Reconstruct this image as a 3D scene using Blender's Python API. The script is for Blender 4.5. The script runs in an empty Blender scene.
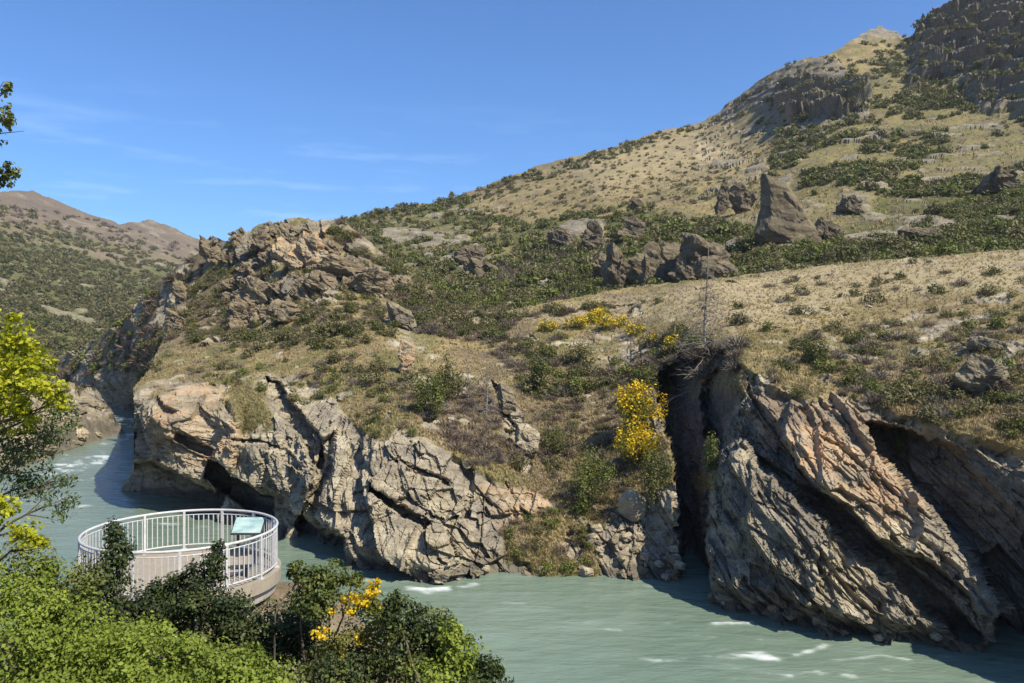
import bpy, math, random
import numpy as np
from mathutils import Vector
random.seed(7)
RNG = np.random.default_rng(11)
F = 804.0; CX = 512.0; CY = 341.5
WATER = -16.0
S = bpy.context.scene
COL = S.collection

# ------------------------------------------------------------------ helpers
def pt(px, py, Y):
    px = np.asarray(px, float); py = np.asarray(py, float); Y = np.asarray(Y, float)
    return np.stack([(px-CX)/F*Y, Y+0*px, -(py-CY)/F*Y], -1)

def tag(o, label=None, cat=None, group=None, kind=None):
    if label: o['label'] = label
    if cat: o['category'] = cat
    if group: o['group'] = group
    if kind: o['kind'] = kind
    return o

def empty(name, loc=(0,0,0), rz=0):
    o = bpy.data.objects.new(name, None); COL.objects.link(o)
    o.location = loc; o.rotation_euler = (0,0,rz); o.empty_display_size = .3
    return o

def mesh_data(name, V, Fc, smooth=False, attrs=None, mat=None):
    """V (n,3); Fc (m,k) equal sized faces or list of arrays"""
    me = bpy.data.meshes.new(name)
    V = np.asarray(V, np.float32)
    if not isinstance(Fc, list): Fc = [Fc]
    Fc = [np.asarray(f, np.int32) for f in Fc if len(f)]
    loops = np.concatenate([f.ravel() for f in Fc])
    sizes = np.concatenate([np.full(len(f), f.shape[1], np.int32) for f in Fc])
    starts = np.concatenate([[0], np.cumsum(sizes)[:-1]]).astype(np.int32)
    me.vertices.add(len(V)); me.vertices.foreach_set('co', V.ravel())
    me.loops.add(len(loops)); me.loops.foreach_set('vertex_index', loops)
    me.polygons.add(len(sizes)); me.polygons.foreach_set('loop_start', starts)
    me.polygons.foreach_set('loop_total', sizes)
    me.polygons.foreach_set('use_smooth', np.full(len(sizes), smooth, bool))
    me.update(calc_edges=True)
    for k, a in (attrs or {}).items():
        a = np.asarray(a, np.float32)
        if a.ndim == 1:
            at = me.attributes.new(k, 'FLOAT', 'POINT'); at.data.foreach_set('value', a)
        else:
            c = np.ones((len(V), 4), np.float32); c[:, :3] = a
            at = me.attributes.new(k, 'FLOAT_COLOR', 'POINT'); at.data.foreach_set('color', c.ravel())
    if mat: me.materials.append(mat)
    return me

def obj(name, me, parent=None, loc=None):
    o = bpy.data.objects.new(name, me); COL.objects.link(o)
    if parent: o.parent = parent
    if loc is not None: o.location = loc
    return o

class MB:
    def __init__(s): s.V = []; s.Q = []; s.T = []; s.n = 0
    def add(s, V, Q=None, T=None):
        V = np.asarray(V, float)
        if Q is not None and len(Q): s.Q.append(np.asarray(Q)+s.n)
        if T is not None and len(T): s.T.append(np.asarray(T)+s.n)
        s.V.append(V); s.n += len(V)
    def box(s, c, sz, rz=0):
        x, y, z = [d/2 for d in sz]
        v = np.array([[-x,-y,-z],[x,-y,-z],[x,y,-z],[-x,y,-z],[-x,-y,z],[x,-y,z],[x,y,z],[-x,y,z]])
        ca, sa = math.cos(rz), math.sin(rz)
        v = v @ np.array([[ca,sa,0],[-sa,ca,0],[0,0,1]]) + np.array(c)
        s.add(v, [[0,3,2,1],[4,5,6,7],[0,1,5,4],[1,2,6,5],[2,3,7,6],[3,0,4,7]])
    def tube(s, pts, rad, n=6, cap=True, closed=False):
        pts = np.asarray(pts, float); m = len(pts)
        rad = np.broadcast_to(np.asarray(rad, float), (m,))
        if closed: tan = np.roll(pts, -1, 0)-np.roll(pts, 1, 0)
        else: tan = np.gradient(pts, axis=0)
        tan /= np.linalg.norm(tan, axis=1, keepdims=True)+1e-9
        up = np.where(np.abs(tan[:, 2:3]) > .9, [[1., 0, 0]], [[0, 0, 1.]])
        a = np.cross(tan, up); a /= np.linalg.norm(a, axis=1, keepdims=True)+1e-9
        b = np.cross(tan, a)
        ang = np.arange(n)/n*2*math.pi
        V = pts[:, None]+rad[:, None, None]*(np.cos(ang)[None, :, None]*a[:, None]+np.sin(ang)[None, :, None]*b[:, None])
        V = V.reshape(-1, 3); Q = []
        for i in range(m if closed else m-1):
            j = (i+1) % m
            for k in range(n):
                Q.append([i*n+k, i*n+(k+1) % n, j*n+(k+1) % n, j*n+k])
        T = []
        if cap and not closed:
            V = np.vstack([V, pts[0], pts[-1]])
            for k in range(n):
                T.append([m*n, (k+1) % n, k]); T.append([m*n+1, (m-1)*n+k, (m-1)*n+(k+1) % n])
        s.add(V, Q, T)
    def mesh(s, name, mat, smooth=False):
        return mesh_data(name, np.vstack(s.V), ([np.vstack(s.Q)] if s.Q else []) + ([np.vstack(s.T)] if s.T else []), smooth, None, mat)
    def build(s, name, mat, parent=None, smooth=False):
        return obj(name, s.mesh(name, mat, smooth), parent)

# ------------------------------------------------------------------ noise
def _h(ix, iy, iz, seed):
    with np.errstate(over='ignore'):
        h = (ix.astype(np.uint32)*np.uint32(374761393) + iy.astype(np.uint32)*np.uint32(668265263)
             + iz.astype(np.uint32)*np.uint32(2147483647) + np.uint32((seed*974634777+12345) & 0xffffffff))
        h = (h ^ (h >> np.uint32(13)))*np.uint32(1274126177)
        h = (h ^ (h >> np.uint32(16)))*np.uint32(2246822519)
        h ^= h >> np.uint32(13)
    return h
def _r(ix, iy, iz, seed): return _h(ix, iy, iz, seed).astype(np.float32)*np.float32(1/4294967296.)
def vnoise(P, seed=0):
    P = np.asarray(P, np.float32); i = np.floor(P).astype(np.int64); f = P-i; i = i.astype(np.int32)
    f = f*f*f*(f*(f*6-15)+10); out = 0
    for dx in (0, 1):
        wx = f[..., 0] if dx else 1-f[..., 0]
        for dy in (0, 1):
            wy = f[..., 1] if dy else 1-f[..., 1]
            for dz in (0, 1):
                wz = f[..., 2] if dz else 1-f[..., 2]
                out = out+wx*wy*wz*_r(i[..., 0]+dx, i[..., 1]+dy, i[..., 2]+dz, seed)
    return out*2-1
ROT = np.array([[.8, .6, 0], [-.48, .64, .6], [.36, -.48, .8]])
def fbm(P, oct=4, seed=0, gain=.5):
    a = 1; out = 0; tot = 0; P = np.asarray(P, float)
    for o in range(oct):
        out = out+a*vnoise(P, seed+o*17); tot += a; a *= gain; P = P @ ROT*2.03
    return out/tot
def fbm2(x, y, oct=3, seed=0): return fbm(np.stack([x, y, 0*x+.37], -1), oct, seed)
def voro(P, seed):
    P = np.asarray(P, np.float32); i = np.floor(P).astype(np.int32)
    n = len(P); F1 = np.full(n, 9., np.float32); F2 = F1.copy()
    R = np.zeros((n, 3), np.float32); O = np.zeros((n, 3), np.float32)
    for dx in (-1, 0, 1):
        for dy in (-1, 0, 1):
            for dz in (-1, 0, 1):
                cx, cy, cz = i[:, 0]+dx, i[:, 1]+dy, i[:, 2]+dz
                c = np.stack([cx+_r(cx, cy, cz, seed), cy+_r(cx, cy, cz, seed+1), cz+_r(cx, cy, cz, seed+2)], -1)
                d = P-c; q = np.sqrt((d*d).sum(1)).astype(np.float32)
                m = q < F1
                F2 = np.where(m, F1, np.minimum(F2, q)); F1 = np.where(m, q, F1)
                if m.any():
                    hh = np.stack([_r(cx[m], cy[m], cz[m], seed+k) for k in (5, 6, 7)], -1)
                    R[m] = hh; O[m] = d[m]
    return F1, F2, R, O
def sstep(a, b, x):
    t = np.clip((x-a)/(b-a), 0, 1); return t*t*(3-2*t)

def poly_sd(poly, X, Y):
    """signed distance, positive inside"""
    poly = np.asarray(poly, float); n = len(poly)
    d = np.full(X.shape, 1e9); ins = np.zeros(X.shape, bool)
    for k in range(n):
        ax, ay = poly[k]; bx, by = poly[(k+1) % n]
        ex, ey = bx-ax, by-ay; L = ex*ex+ey*ey+1e-9
        t = np.clip(((X-ax)*ex+(Y-ay)*ey)/L, 0, 1)
        d = np.minimum(d, (X-ax-t*ex)**2+(Y-ay-t*ey)**2)
        c = ((ay > Y) != (by > Y)) & (X < (bx-ax)*(Y-ay)/(by-ay+1e-12)+ax)
        ins ^= c
    d = np.sqrt(d); return np.where(ins, d, -d)
def pmask(poly, X, Y, soft=6, off=0):
    poly = np.asarray(poly, float)
    m = (X > poly[:, 0].min()-soft*2) & (X < poly[:, 0].max()+soft*2) & (Y > poly[:, 1].min()-soft*2) & (Y < poly[:, 1].max()+soft*2)
    out = np.zeros(X.shape)
    if m.any(): out[m] = sstep(-soft, soft, poly_sd(poly, X[m], Y[m])+off)
    return out

class TPS:
    def __init__(s, pts, vals, lam=1e-3):
        s.c = np.asarray(pts, float)/100.; n = len(s.c)
        K = s.k(s.c)+lam*np.eye(n); Pm = np.hstack([np.ones((n, 1)), s.c])
        A = np.zeros((n+3, n+3)); A[:n, :n] = K; A[:n, n:] = Pm; A[n:, :n] = Pm.T
        s.w = np.linalg.solve(A, np.concatenate([vals, [0, 0, 0]]))
    def k(s, q):
        d2 = ((q[:, None]-s.c[None])**2).sum(-1); return .5*d2*np.log(d2+1e-12)
    def __call__(s, X, Y):
        q = np.stack([np.ravel(X), np.ravel(Y)], -1)/100.; out = np.empty(len(q))
        for a in range(0, len(q), 50000):
            b = q[a:a+50000]; out[a:a+50000] = s.k(b) @ s.w[:-3]+s.w[-3]+b @ s.w[-2:]
        return out.reshape(np.shape(X))

# ------------------------------------------------------------------ materials
class NT:
    def __init__(s, name):
        s.m = bpy.data.materials.new(name); s.m.use_nodes = True
        s.t = s.m.node_tree; s.t.nodes.clear()
    def n(s, ty, **kw):
        nd = s.t.nodes.new(ty)
        for k, v in kw.items():
            if k.startswith('i_'): nd.inputs[k[2:].replace('_', ' ')].default_value = v
            else: setattr(nd, k, v)
        return nd
    def l(s, a, b): s.t.links.new(a, b)
    def noise(s, vec, scale, detail=4, rough=.55):
        nd = s.n('ShaderNodeTexNoise', i_Scale=scale, i_Detail=detail, i_Roughness=rough); s.l(vec, nd.inputs['Vector']); return nd.outputs['Fac']
    def ramp(s, fac, stops):
        nd = s.n('ShaderNodeValToRGB'); e = nd.color_ramp.elements
        while len(e) < len(stops): e.new(.5)
        for el, (p, c) in zip(e, stops):
            el.position = p; el.color = (*c, 1) if len(c) == 3 else c
        s.l(fac, nd.inputs['Fac']); return nd.outputs['Color']
    def mix(s, fac, a, b, mode='MIX'):
        nd = s.n('ShaderNodeMix', data_type='RGBA', blend_type=mode)
        for k, v in ((0, fac), (6, a), (7, b)):
            if isinstance(v, (int, float)): nd.inputs[k].default_value = v
            elif isinstance(v, tuple): nd.inputs[k].default_value = (*v, 1)
            else: s.l(v, nd.inputs[k])
        return nd.outputs[2]
    def math(s, op, a, b=None):
        nd = s.n('ShaderNodeMath', operation=op)
        for k, v in ((0, a), (1, b)):
            if v is None: continue
            if isinstance(v, (int, float)): nd.inputs[k].default_value = v
            else: s.l(v, nd.inputs[k])
        return nd.outputs[0]
    def attr(s, name): return s.n('ShaderNodeAttribute', attribute_name=name)
    def finish(s, col, rough=.9, height=None, bump=.1, strength=1, spec=.2, extra=None):
        b = s.n('ShaderNodeBsdfPrincipled'); b.inputs['Specular IOR Level'].default_value = spec
        if isinstance(col, tuple): b.inputs['Base Color'].default_value = (*col, 1)
        else: s.l(col, b.inputs['Base Color'])
        if isinstance(rough, (int, float)): b.inputs['Roughness'].default_value = rough
        else: s.l(rough, b.inputs['Roughness'])
        if height is not None:
            bn = s.n('ShaderNodeBump', i_Distance=bump, i_Strength=strength); s.l(height, bn.inputs['Height']); s.l(bn.outputs[0], b.inputs['Normal'])
        o = s.n('ShaderNodeOutputMaterial'); out = b.outputs[0]
        if extra: out = extra(s, out, col)
        s.l(out, o.inputs['Surface']); return s.m

def rock_color(s, vec, sc=1.0):
    mp = s.n('ShaderNodeMapping'); mp.inputs['Rotation'].default_value = (0, math.radians(35), 0); mp.inputs['Scale'].default_value = (.25, .5, 1.6)
    s.l(vec, mp.inputs['Vector'])
    n1 = s.noise(mp.outputs[0], 1.1*sc, 6, .65); n2 = s.noise(vec, .35*sc, 5, .6); n3 = s.noise(vec, 5*sc, 4, .7)
    c = s.ramp(n1, [(.30, ROCK_A), (.45, ROCK_B), (.62, ROCK_C), (.8, ROCK_D)])
    c = s.mix(s.ramp(n2, [(.46, (0,)*3), (.64, (.75,)*3)]), c, (.175, .155, .13))
    c = s.mix(.55, c, s.ramp(n3, [(.3, (.45,)*3), (.7, (1.25,)*3)]), 'MULTIPLY')
    return c, n1, n3
ROCK_A = (.14, .115, .075); ROCK_B = (.30, .258, .178); ROCK_C = (.44, .385, .275); ROCK_D = (.54, .48, .36)

def mat_ground(name):
    s = NT(name)
    vec = s.n('ShaderNodeTexCoord').outputs['Object']
    sp = s.n('ShaderNodeSeparateColor'); s.l(s.attr('m1').outputs['Color'], sp.inputs[0]); rock, green, orange = sp.outputs
    sq = s.n('ShaderNodeSeparateColor'); s.l(s.attr('m2').outputs['Color'], sq.inputs[0]); brown, bare, dark = sq.outputs
    nA = s.noise(vec, .12, 5, .6); nB = s.noise(vec, .9, 5, .65); nC = s.noise(vec, 4.5, 4, .7)
    dry = s.ramp(nB, [(.3, (.18, .135, .066)), (.5, (.27, .21, .10)), (.72, (.36, .29, .15))])
    dry = s.mix(s.ramp(nA, [(.42, (0,)*3), (.62, (.55,)*3)]), dry, (.20, .185, .075))
    grn = s.ramp(nB, [(.3, (.062, .070, .024)), (.55, (.115, .120, .040)), (.75, (.185, .178, .068))])
    brn = s.ramp(nB, [(.3, (.085, .065, .05)), (.55, (.15, .118, .088)), (.75, (.22, .175, .125))])
    rk, rn1, rn3 = rock_color(s, vec)
    bar = s.ramp(nB, [(.3, (.34, .275, .16)), (.7, (.47, .395, .26))])
    c = s.mix(green, dry, grn); c = s.mix(brown, c, brn); c = s.mix(bare, c, bar)
    c = s.mix(.5, c, s.ramp(nC, [(.3, (.5,)*3), (.7, (1.3,)*3)]), 'MULTIPLY')
    rk = s.mix(s.math('MULTIPLY', orange, s.ramp(s.noise(vec, .8, 4), [(.35, (0,)*3), (.6, (1,)*3)])), rk, s.mix(.6, (.46, .31, .18), s.ramp(rn1, [(.3, (.5,)*3), (.7, (1.2,)*3)]), 'MULTIPLY'))
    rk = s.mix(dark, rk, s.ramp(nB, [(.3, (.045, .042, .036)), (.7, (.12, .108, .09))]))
    c = s.mix(rock, c, rk)
    h = s.math('ADD', s.math('MULTIPLY', nC, .5), s.math('MULTIPLY', rn1, 1.0))
    h = s.math('ADD', h, s.math('MULTIPLY', rn3, .5))
    return s.finish(c, .93, h, .22, .8, .15)

def mat_rock(name, orange=0., sc=1.0, tint=None):
    s = NT(name); vec = s.n('ShaderNodeTexCoord').outputs['Object']
    c, n1, n3 = rock_color(s, vec, sc)
    if orange: c = s.mix(s.math('MULTIPLY', s.ramp(s.noise(vec, .6, 4), [(.4, (0,)*3), (.6, (1,)*3)]), orange), c, (.42, .27, .14))
    if tint: c = s.mix(1.0, c, tint, 'MULTIPLY')
    h = s.math('ADD', n1, s.math('MULTIPLY', n3, .6))
    return s.finish(c, .92, h, .15, .8, .15)

def mat_leaf(name, stops, trans=.35, rough=.55, spec=.3):
    s = NT(name); v = s.attr('var').outputs['Fac']
    c = s.ramp(v, stops)
    def ex(s, out, col):
        t = s.n('ShaderNodeBsdfTranslucent'); s.l(s.mix(.35, col, (1., 1., .35), 'MULTIPLY'), t.inputs[0])
        m = s.n('ShaderNodeMixShader', i_Fac=trans); s.l(out, m.inputs[1]); s.l(t.outputs[0], m.inputs[2]); return m.outputs[0]
    return s.finish(c, rough, None, spec=spec, extra=ex)

def mat_plain(name, a, b, scale=3, rough=.6, bump=.02, spec=.3, detail=4):
    s = NT(name); vec = s.n('ShaderNodeTexCoord').outputs['Object']
    n = s.noise(vec, scale, detail, .65)
    return s.finish(s.ramp(n, [(.3, a), (.7, b)]), rough, n, bump, .6, spec)

M = {}
M['ground'] = mat_ground('hillside_ground')
M['rock'] = mat_rock('schist_rock', 0, 1., (.68, .66, .62)); M['rock_far'] = mat_rock('schist_rock_far', 0, .5, (.50, .47, .425)); M['rock_knoll'] = mat_rock('brown_schist', .15, 1., (.62, .59, .54)); M['rock_orange'] = mat_rock('stained_schist', .8)
M['rock_pale'] = mat_rock('pale_schist', 0, 1.4, (1.15, 1.12, 1.08))
M['leaf_dark'] = mat_leaf('dark_leaves', [(0, (.048, .052, .016)), (.5, (.100, .108, .030)), (1, (.175, .175, .052))], .3)
M['leaf_deep'] = mat_leaf('deep_leaves', [(0, (.014, .024, .008)), (.5, (.034, .052, .014)), (1, (.085, .11, .03))], .2)
M['leaf_green'] = mat_leaf('green_leaves', [(0, (.055, .068, .014)), (.5, (.118, .138, .030)), (1, (.20, .215, .05))], .25)
M['leaf_light'] = mat_leaf('light_leaves', [(0, (.11, .15, .02)), (.5, (.21, .27, .035)), (1, (.34, .40, .07))], .4)
M['leaf_lime'] = mat_leaf('lime_leaves', [(0, (.17, .20, .012)), (.5, (.38, .40, .018)), (1, (.56, .55, .04))], .45)
M['leaf_dull'] = mat_leaf('dull_leaves', [(0, (.04, .065, .02)), (.5, (.08, .12, .035)), (1, (.15, .19, .06))], .35)
M['leaf_olive'] = mat_leaf('olive_leaves', [(0, (.075, .070, .030)), (.5, (.155, .140, .058)), (1, (.24, .215, .10))], .25)
M['leaf_broom'] = mat_leaf('broom_leaves', [(0, (.06, .07, .012)), (.5, (.14, .15, .02)), (1, (.26, .24, .03))], .3)
M['flower'] = mat_leaf('yellow_flowers', [(0, (.40, .26, .006)), (.5, (.66, .45, .012)), (1, (.80, .61, .04))], .3)
M['twig'] = mat_leaf('grey_twigs', [(0, (.09, .075, .06)), (.5, (.17, .145, .12)), (1, (.27, .235, .20))], .0, .9, .1)
M['twig_brown'] = mat_leaf('brown_twigs', [(0, (.09, .066, .05)), (.5, (.165, .128, .098)), (1, (.26, .205, .155))], .0, .9, .1)
M['straw'] = mat_leaf('dry_straw', [(0, (.21, .16, .08)), (.5, (.34, .265, .13)), (1, (.47, .38, .21))], .15, .8, .15)
M['bark'] = mat_plain('bark', (.06, .048, .036), (.16, .13, .10), 9, .9, .02, .1)
M['deadwood'] = mat_plain('weathered_wood', (.13, .115, .095), (.28, .25, .21), 6, .9, .02, .1)

# ------------------------------------------------------------------ terrain sheets
def bricks(u, v, th, ln, seed, wv=.16):
    """slabs of bedding split by joints: returns random value per block and distance to the nearest joint (m)"""
    V = v/th+wv*vnoise(np.stack([u/(ln*1.6), v/(th*2.5), 0*u+seed], -1), seed)
    V = V+.35*vnoise(np.stack([0*u, V*.8, 0*u+.5], -1), seed+1); iv = np.floor(V); fv = V-iv
    z = np.zeros(len(u), np.int64); rl = _r(iv.astype(np.int64), z, z, seed+2)
    U = (u+.45*v)/ln/(.6+.9*rl)+rl*37+.18*vnoise(np.stack([u/ln*1.5, v/th, 0*u+2], -1), seed+3); iu = np.floor(U); fu = U-iu
    a, b = iv.astype(np.int64), iu.astype(np.int64)
    R = np.stack([_r(a, b, z, seed+k) for k in (4, 5, 6, 7)], -1)
    return R, fu, fv, np.minimum(fu, 1-fu)*ln, np.minimum(fv, 1-fv)*th
def rock_disp(P, ang=35., sc=1.0, seed=0):
    a = math.radians(ang); u = P[:, 0]*math.cos(a)-P[:, 2]*math.sin(a); v = P[:, 0]*math.sin(a)+P[:, 2]*math.cos(a)-.35*P[:, 1]
    u = u/sc; v = v/sc; Q = P/sc
    u = u+.5*fbm(Q/5., 3, seed+60); v = v+.55*fbm(Q/9., 3, seed+61)
    out = .9*fbm(Q/9., 3, seed+62)
    F1, F2, R0, O = voro(np.stack([u/7., v/4., Q[:, 1]/7.], -1), seed+9)
    rough = R0[:, 2]
    out += 1.0*(R0[:, 0]-.5)+.7*(R0[:, 1]-.5)*O[:, 0]-.5*O[:, 1]
    for sv_, am, sd_ in ((1.3, .62, 11), (.5, .26, 13), (.2, .09, 17)):
        F1, F2, Rv, Ov = voro(np.stack([u/(sv_*2.1), v/sv_, Q[:, 1]/(sv_*2.)], -1), seed+sd_)
        out += am*(.5+.9*rough)*((Rv[:, 0]-.5)*1.2+1.3*((Rv[:, 1]-.5)*Ov[:, 0]-(Rv[:, 2]-.15)*Ov[:, 1]))
    for th, ln, amp, tl, k in ((2.6, 6.5, .95, .45, 0), (1.05, 2.4, .42, .4, 20), (.42, 1.0, .13, .35, 40)):
        R, fu, fv, du_, dv_ = bricks(u, v, th, ln, seed+k)
        amp = amp*(1 if k == 0 else 1.25-.75*rough); lv = (R[:, 0]-.5)
        out += amp*(lv+.25*(R[:, 3] > .88)*-3.0+tl*((R[:, 1]-.5)*(fu-.5)*2-(.4+R[:, 2])*(fv-.5)))
        out -= amp*.45*(1-sstep(0, .03+.04*th, dv_))*(R[:, 2] > .55)-amp*.45*(1-sstep(0, .03+.035*th, du_))*(R[:, 1] > .35)
    out += .16*fbm(Q/.7, 3, seed+50)
    return out*sc

def crag_disp(P, step_, sc, seed):
    """broken ledges: risers facing down the slope, facets of rock on them"""
    out = np.zeros(len(P)); L = P[:, 2]/step_+.9*fbm(P/(step_*4), 3, seed)+.25*P[:, 0]/step_
    fr = L-np.floor(L); out += step_*.75*(sstep(0, .22, fr)-fr)
    for k, am in ((9., 2.6), (4., 1.3), (1.8, .6)):
        F1, F2, R, O = voro(P/np.array([k*1.3, k*1.3, k])/sc, seed+int(k)); out += sc*am*((R[:, 0]-.5)+1.0*((R[:, 1]-.5)*O[:, 0]+(R[:, 2]-.5)*O[:, 2]))
    return out
class Sheet: pass
def sheet(name, x0, x1, step, T, B, rows, ctrl, feats=None, masks=None, disp=None, foot=None, back=(), left=(), up=False):
    """terrain sheet: columns run up from the foot curve B to the crest T, then fall away behind"""
    s = Sheet(); px = np.arange(x0, x1+.1, step); s.px = px; s.rows = rows
    Tx = np.interp(px, *zip(*T)); Bx = np.interp(px, *zip(*B))
    Tx = Tx+1.2*fbm2(px/9., px*0+ctrl[0][2], 3, 5)+.6*fbm2(px/2.5, px*0, 2, 9)
    s.T = Tx; s.B = Bx
    t = np.linspace(0, 1, rows)
    X = np.repeat(px[:, None], rows, 1); Y = Bx[:, None]+(Tx-Bx)[:, None]*t[None]
    c = np.array(ctrl, float)
    D = np.exp(TPS(c[:, :2], np.log(c[:, 2]), 1e-4)(X, Y))
    if feats: D = feats(X, Y, D)
    P = pt(X, Y, D)
    du = np.gradient(P, axis=0); dv = np.gradient(P, axis=1)
    # smooth the normals so displacement goes outwards
    N = np.cross(du, dv); N /= np.linalg.norm(N, axis=-1, keepdims=True)+1e-9
    if N[..., 1].mean() > 0: N = -N
    for _ in range(6):
        N[1:-1] = (N[:-2]+N[1:-1]+N[2:])/3; N[:, 1:-1] = (N[:, :-2]+N[:, 1:-1]+N[:, 2:])/3
    N[..., 2] = np.clip(N[..., 2], -.2, 1); N = .3*N+np.array([0, -.75, .12]) if foot is not None else N+np.array([0, -.6, 0]); N /= np.linalg.norm(N, axis=-1, keepdims=True)+1e-9
    if up: N = np.zeros_like(N)+np.array([0, -.25, .97])
    wx = X+5*fbm2(X/22, Y/22, 3, 71)+2*fbm2(X/6, Y/6, 2, 73); wy = Y+5*fbm2(X/22, Y/22, 3, 72)+2*fbm2(X/6, Y/6, 2, 74)
    m = masks(wx, wy, P, D); s.m = m
    gd = np.hypot(*[g_/st_ for g_, st_ in zip(np.gradient(D), (step, max(.3, np.abs((Bx-Tx)).mean()/rows)))])/(D/60.)
    m['flat'] = 1/(1+(gd/1.1)**2)
    if disp is not None:
        d = disp(P.reshape(-1, 3), {k: v.ravel() for k, v in m.items()}, X.ravel(), Y.ravel()).reshape(X.shape)
        P = P+N*d[..., None]
    # crest: soften displacement towards skyline is not needed; add back rows
    s.X = X; s.Yp = Y; s.P = P; s.N = N
    cols = P
    if foot is not None:
        f = []
        for dz, dy in foot:
            q = P[:, 0].copy(); q[:, 2] = np.minimum(q[:, 2], WATER)+dz; q[:, 1] += dy; f.append(q)
        cols = np.concatenate([np.stack(f[::-1], 1), cols], 1)
    nf = cols.shape[1]-rows
    bk = []
    for dy, dz in back:
        q = P[:, -1].copy(); r = q/q[:, 1:2]; q = q+r*dy*np.array([1, 1, 0]); q[:, 2] = P[:, -1, 2]+dz; bk.append(q)
    if bk: cols = np.concatenate([cols, np.stack(bk, 1)], 1)
    lf = []
    for dy, dz in left:
        q = cols[0].copy(); r = q/q[:, 1:2]; q = q+r*dy*np.array([1, 1, 0])+np.array([dy*.12, 0, 0]); q[:, 2] = cols[0][:, 2]+dz; lf.append(q)
    if lf: cols = np.concatenate([np.stack(lf[::-1], 0), cols], 0)
    nl = len(lf)
    def ext(a):
        a = np.concatenate([np.repeat(a[:, :1], nf, 1), a, np.repeat(a[:, -1:], len(bk), 1)], 1)
        return np.concatenate([np.repeat(a[:1], nl, 0), a], 0)
    nx, ny = cols.shape[:2]; idx = np.arange(nx*ny).reshape(nx, ny)
    q = np.stack([idx[:-1, :-1], idx[1:, :-1], idx[1:, 1:], idx[:-1, 1:]], -1).reshape(-1, 4)
    m1 = np.stack([ext(m[k]) for k in ('rock', 'green', 'orange')], -1).reshape(-1, 3)
    m2 = np.stack([ext(m[k]) for k in ('brown', 'bare', 'dark')], -1).reshape(-1, 3)
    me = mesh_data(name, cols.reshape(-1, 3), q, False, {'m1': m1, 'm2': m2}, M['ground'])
    s.o = tag(obj(name, me), kind='structure')
    return s
def at(s, px, py):
    i = int(np.clip(round((px-s.px[0])/(s.px[1]-s.px[0])), 0, len(s.px)-1))
    t = (py-s.B[i])/(s.T[i]-s.B[i]); j = int(np.clip(round(t*(s.rows-1)), 0, s.rows-1))
    return s.P[i, j]
def at_many(s, px, py):
    i = np.clip(np.round((px-s.px[0])/(s.px[1]-s.px[0])).astype(int), 0, len(s.px)-1)
    t = (py-s.B[i])/(s.T[i]-s.B[i]); ok = (t > 0.01) & (t < .995)
    j = np.clip(np.round(t*(s.rows-1)).astype(int), 0, s.rows-1)
    return s.P[i, j], ok, i, j
def newm(X): return {k: np.zeros(X.shape) for k in ('rock', 'green', 'orange', 'brown', 'bare', 'dark')}
def amax(a, b): return np.maximum(a, b)

# ---- near far-bank: cliff, slope, terrace and rocky knoll
W4 = [(120, 505), (134, 505), (140, 508), (160, 515), (200, 518), (240, 524), (280, 536), (300, 548), (330, 565), (360, 571), (400, 577), (430, 582), (450, 580), (480, 575), (520, 576), (590, 576), (640, 580), (685, 584), (700, 590), (720, 600), (760, 612), (800, 625), (850, 634), (900, 642), (950, 650), (1016, 660), (1150, 675), (1400, 700)]
T4 = [(120, 402), (134, 388), (150, 368), (165, 335), (180, 292), (195, 262), (203, 244), (212, 236), (225, 241), (240, 238), (262, 223), (300, 218), (345, 222), (380, 250), (410, 272), (440, 292), (470, 309), (500, 313), (560, 300), (640, 285), (700, 280), (760, 273), (860, 262), (960, 254), (1030, 249), (1200, 236), (1400, 225)]
ctrl4 = [(134, 388, 90), (150, 372, 98), (160, 348, 112), (180, 300, 138), (205, 242, 150), (210, 300, 130), (262, 224, 140), (300, 220, 135), (345, 224, 133), (300, 300, 108), (380, 262, 128), (380, 310, 103), (240, 330, 112),
 (150, 395, 82), (200, 388, 81), (250, 380, 80), (150, 450, 77), (220, 440, 75), (280, 450, 69), (200, 350, 103), (300, 345, 92), (320, 400, 76),
 (350, 480, 62), (420, 470, 61), (420, 430, 64), (360, 400, 73), (480, 500, 59), (470, 311, 112), (430, 350, 90), (430, 390, 75), (540, 500, 61), (540, 430, 70), (540, 370, 84), (560, 305, 108),
 (620, 550, 56), (620, 480, 62), (620, 400, 74), (620, 340, 92), (650, 286, 112),
 (740, 360, 62), (740, 420, 54), (740, 520, 50.5), (740, 300, 92), (760, 274, 112), (850, 400, 53), (850, 480, 48), (850, 580, 45), (850, 330, 75), (850, 290, 95), (860, 264, 110),
 (950, 440, 47), (950, 540, 45.0), (950, 380, 56), (950, 300, 82), (960, 255, 105), (1016, 450, 46), (1016, 400, 50), (1016, 340, 62), (1016, 300, 78), (1016, 251, 102), (1300, 480, 42), (1300, 650, 38), (1300, 380, 50), (1300, 235, 95)]
for x, y in W4[1:]:
    ctrl4.append((x, y, -WATER*F/(y-CY)))

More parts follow.
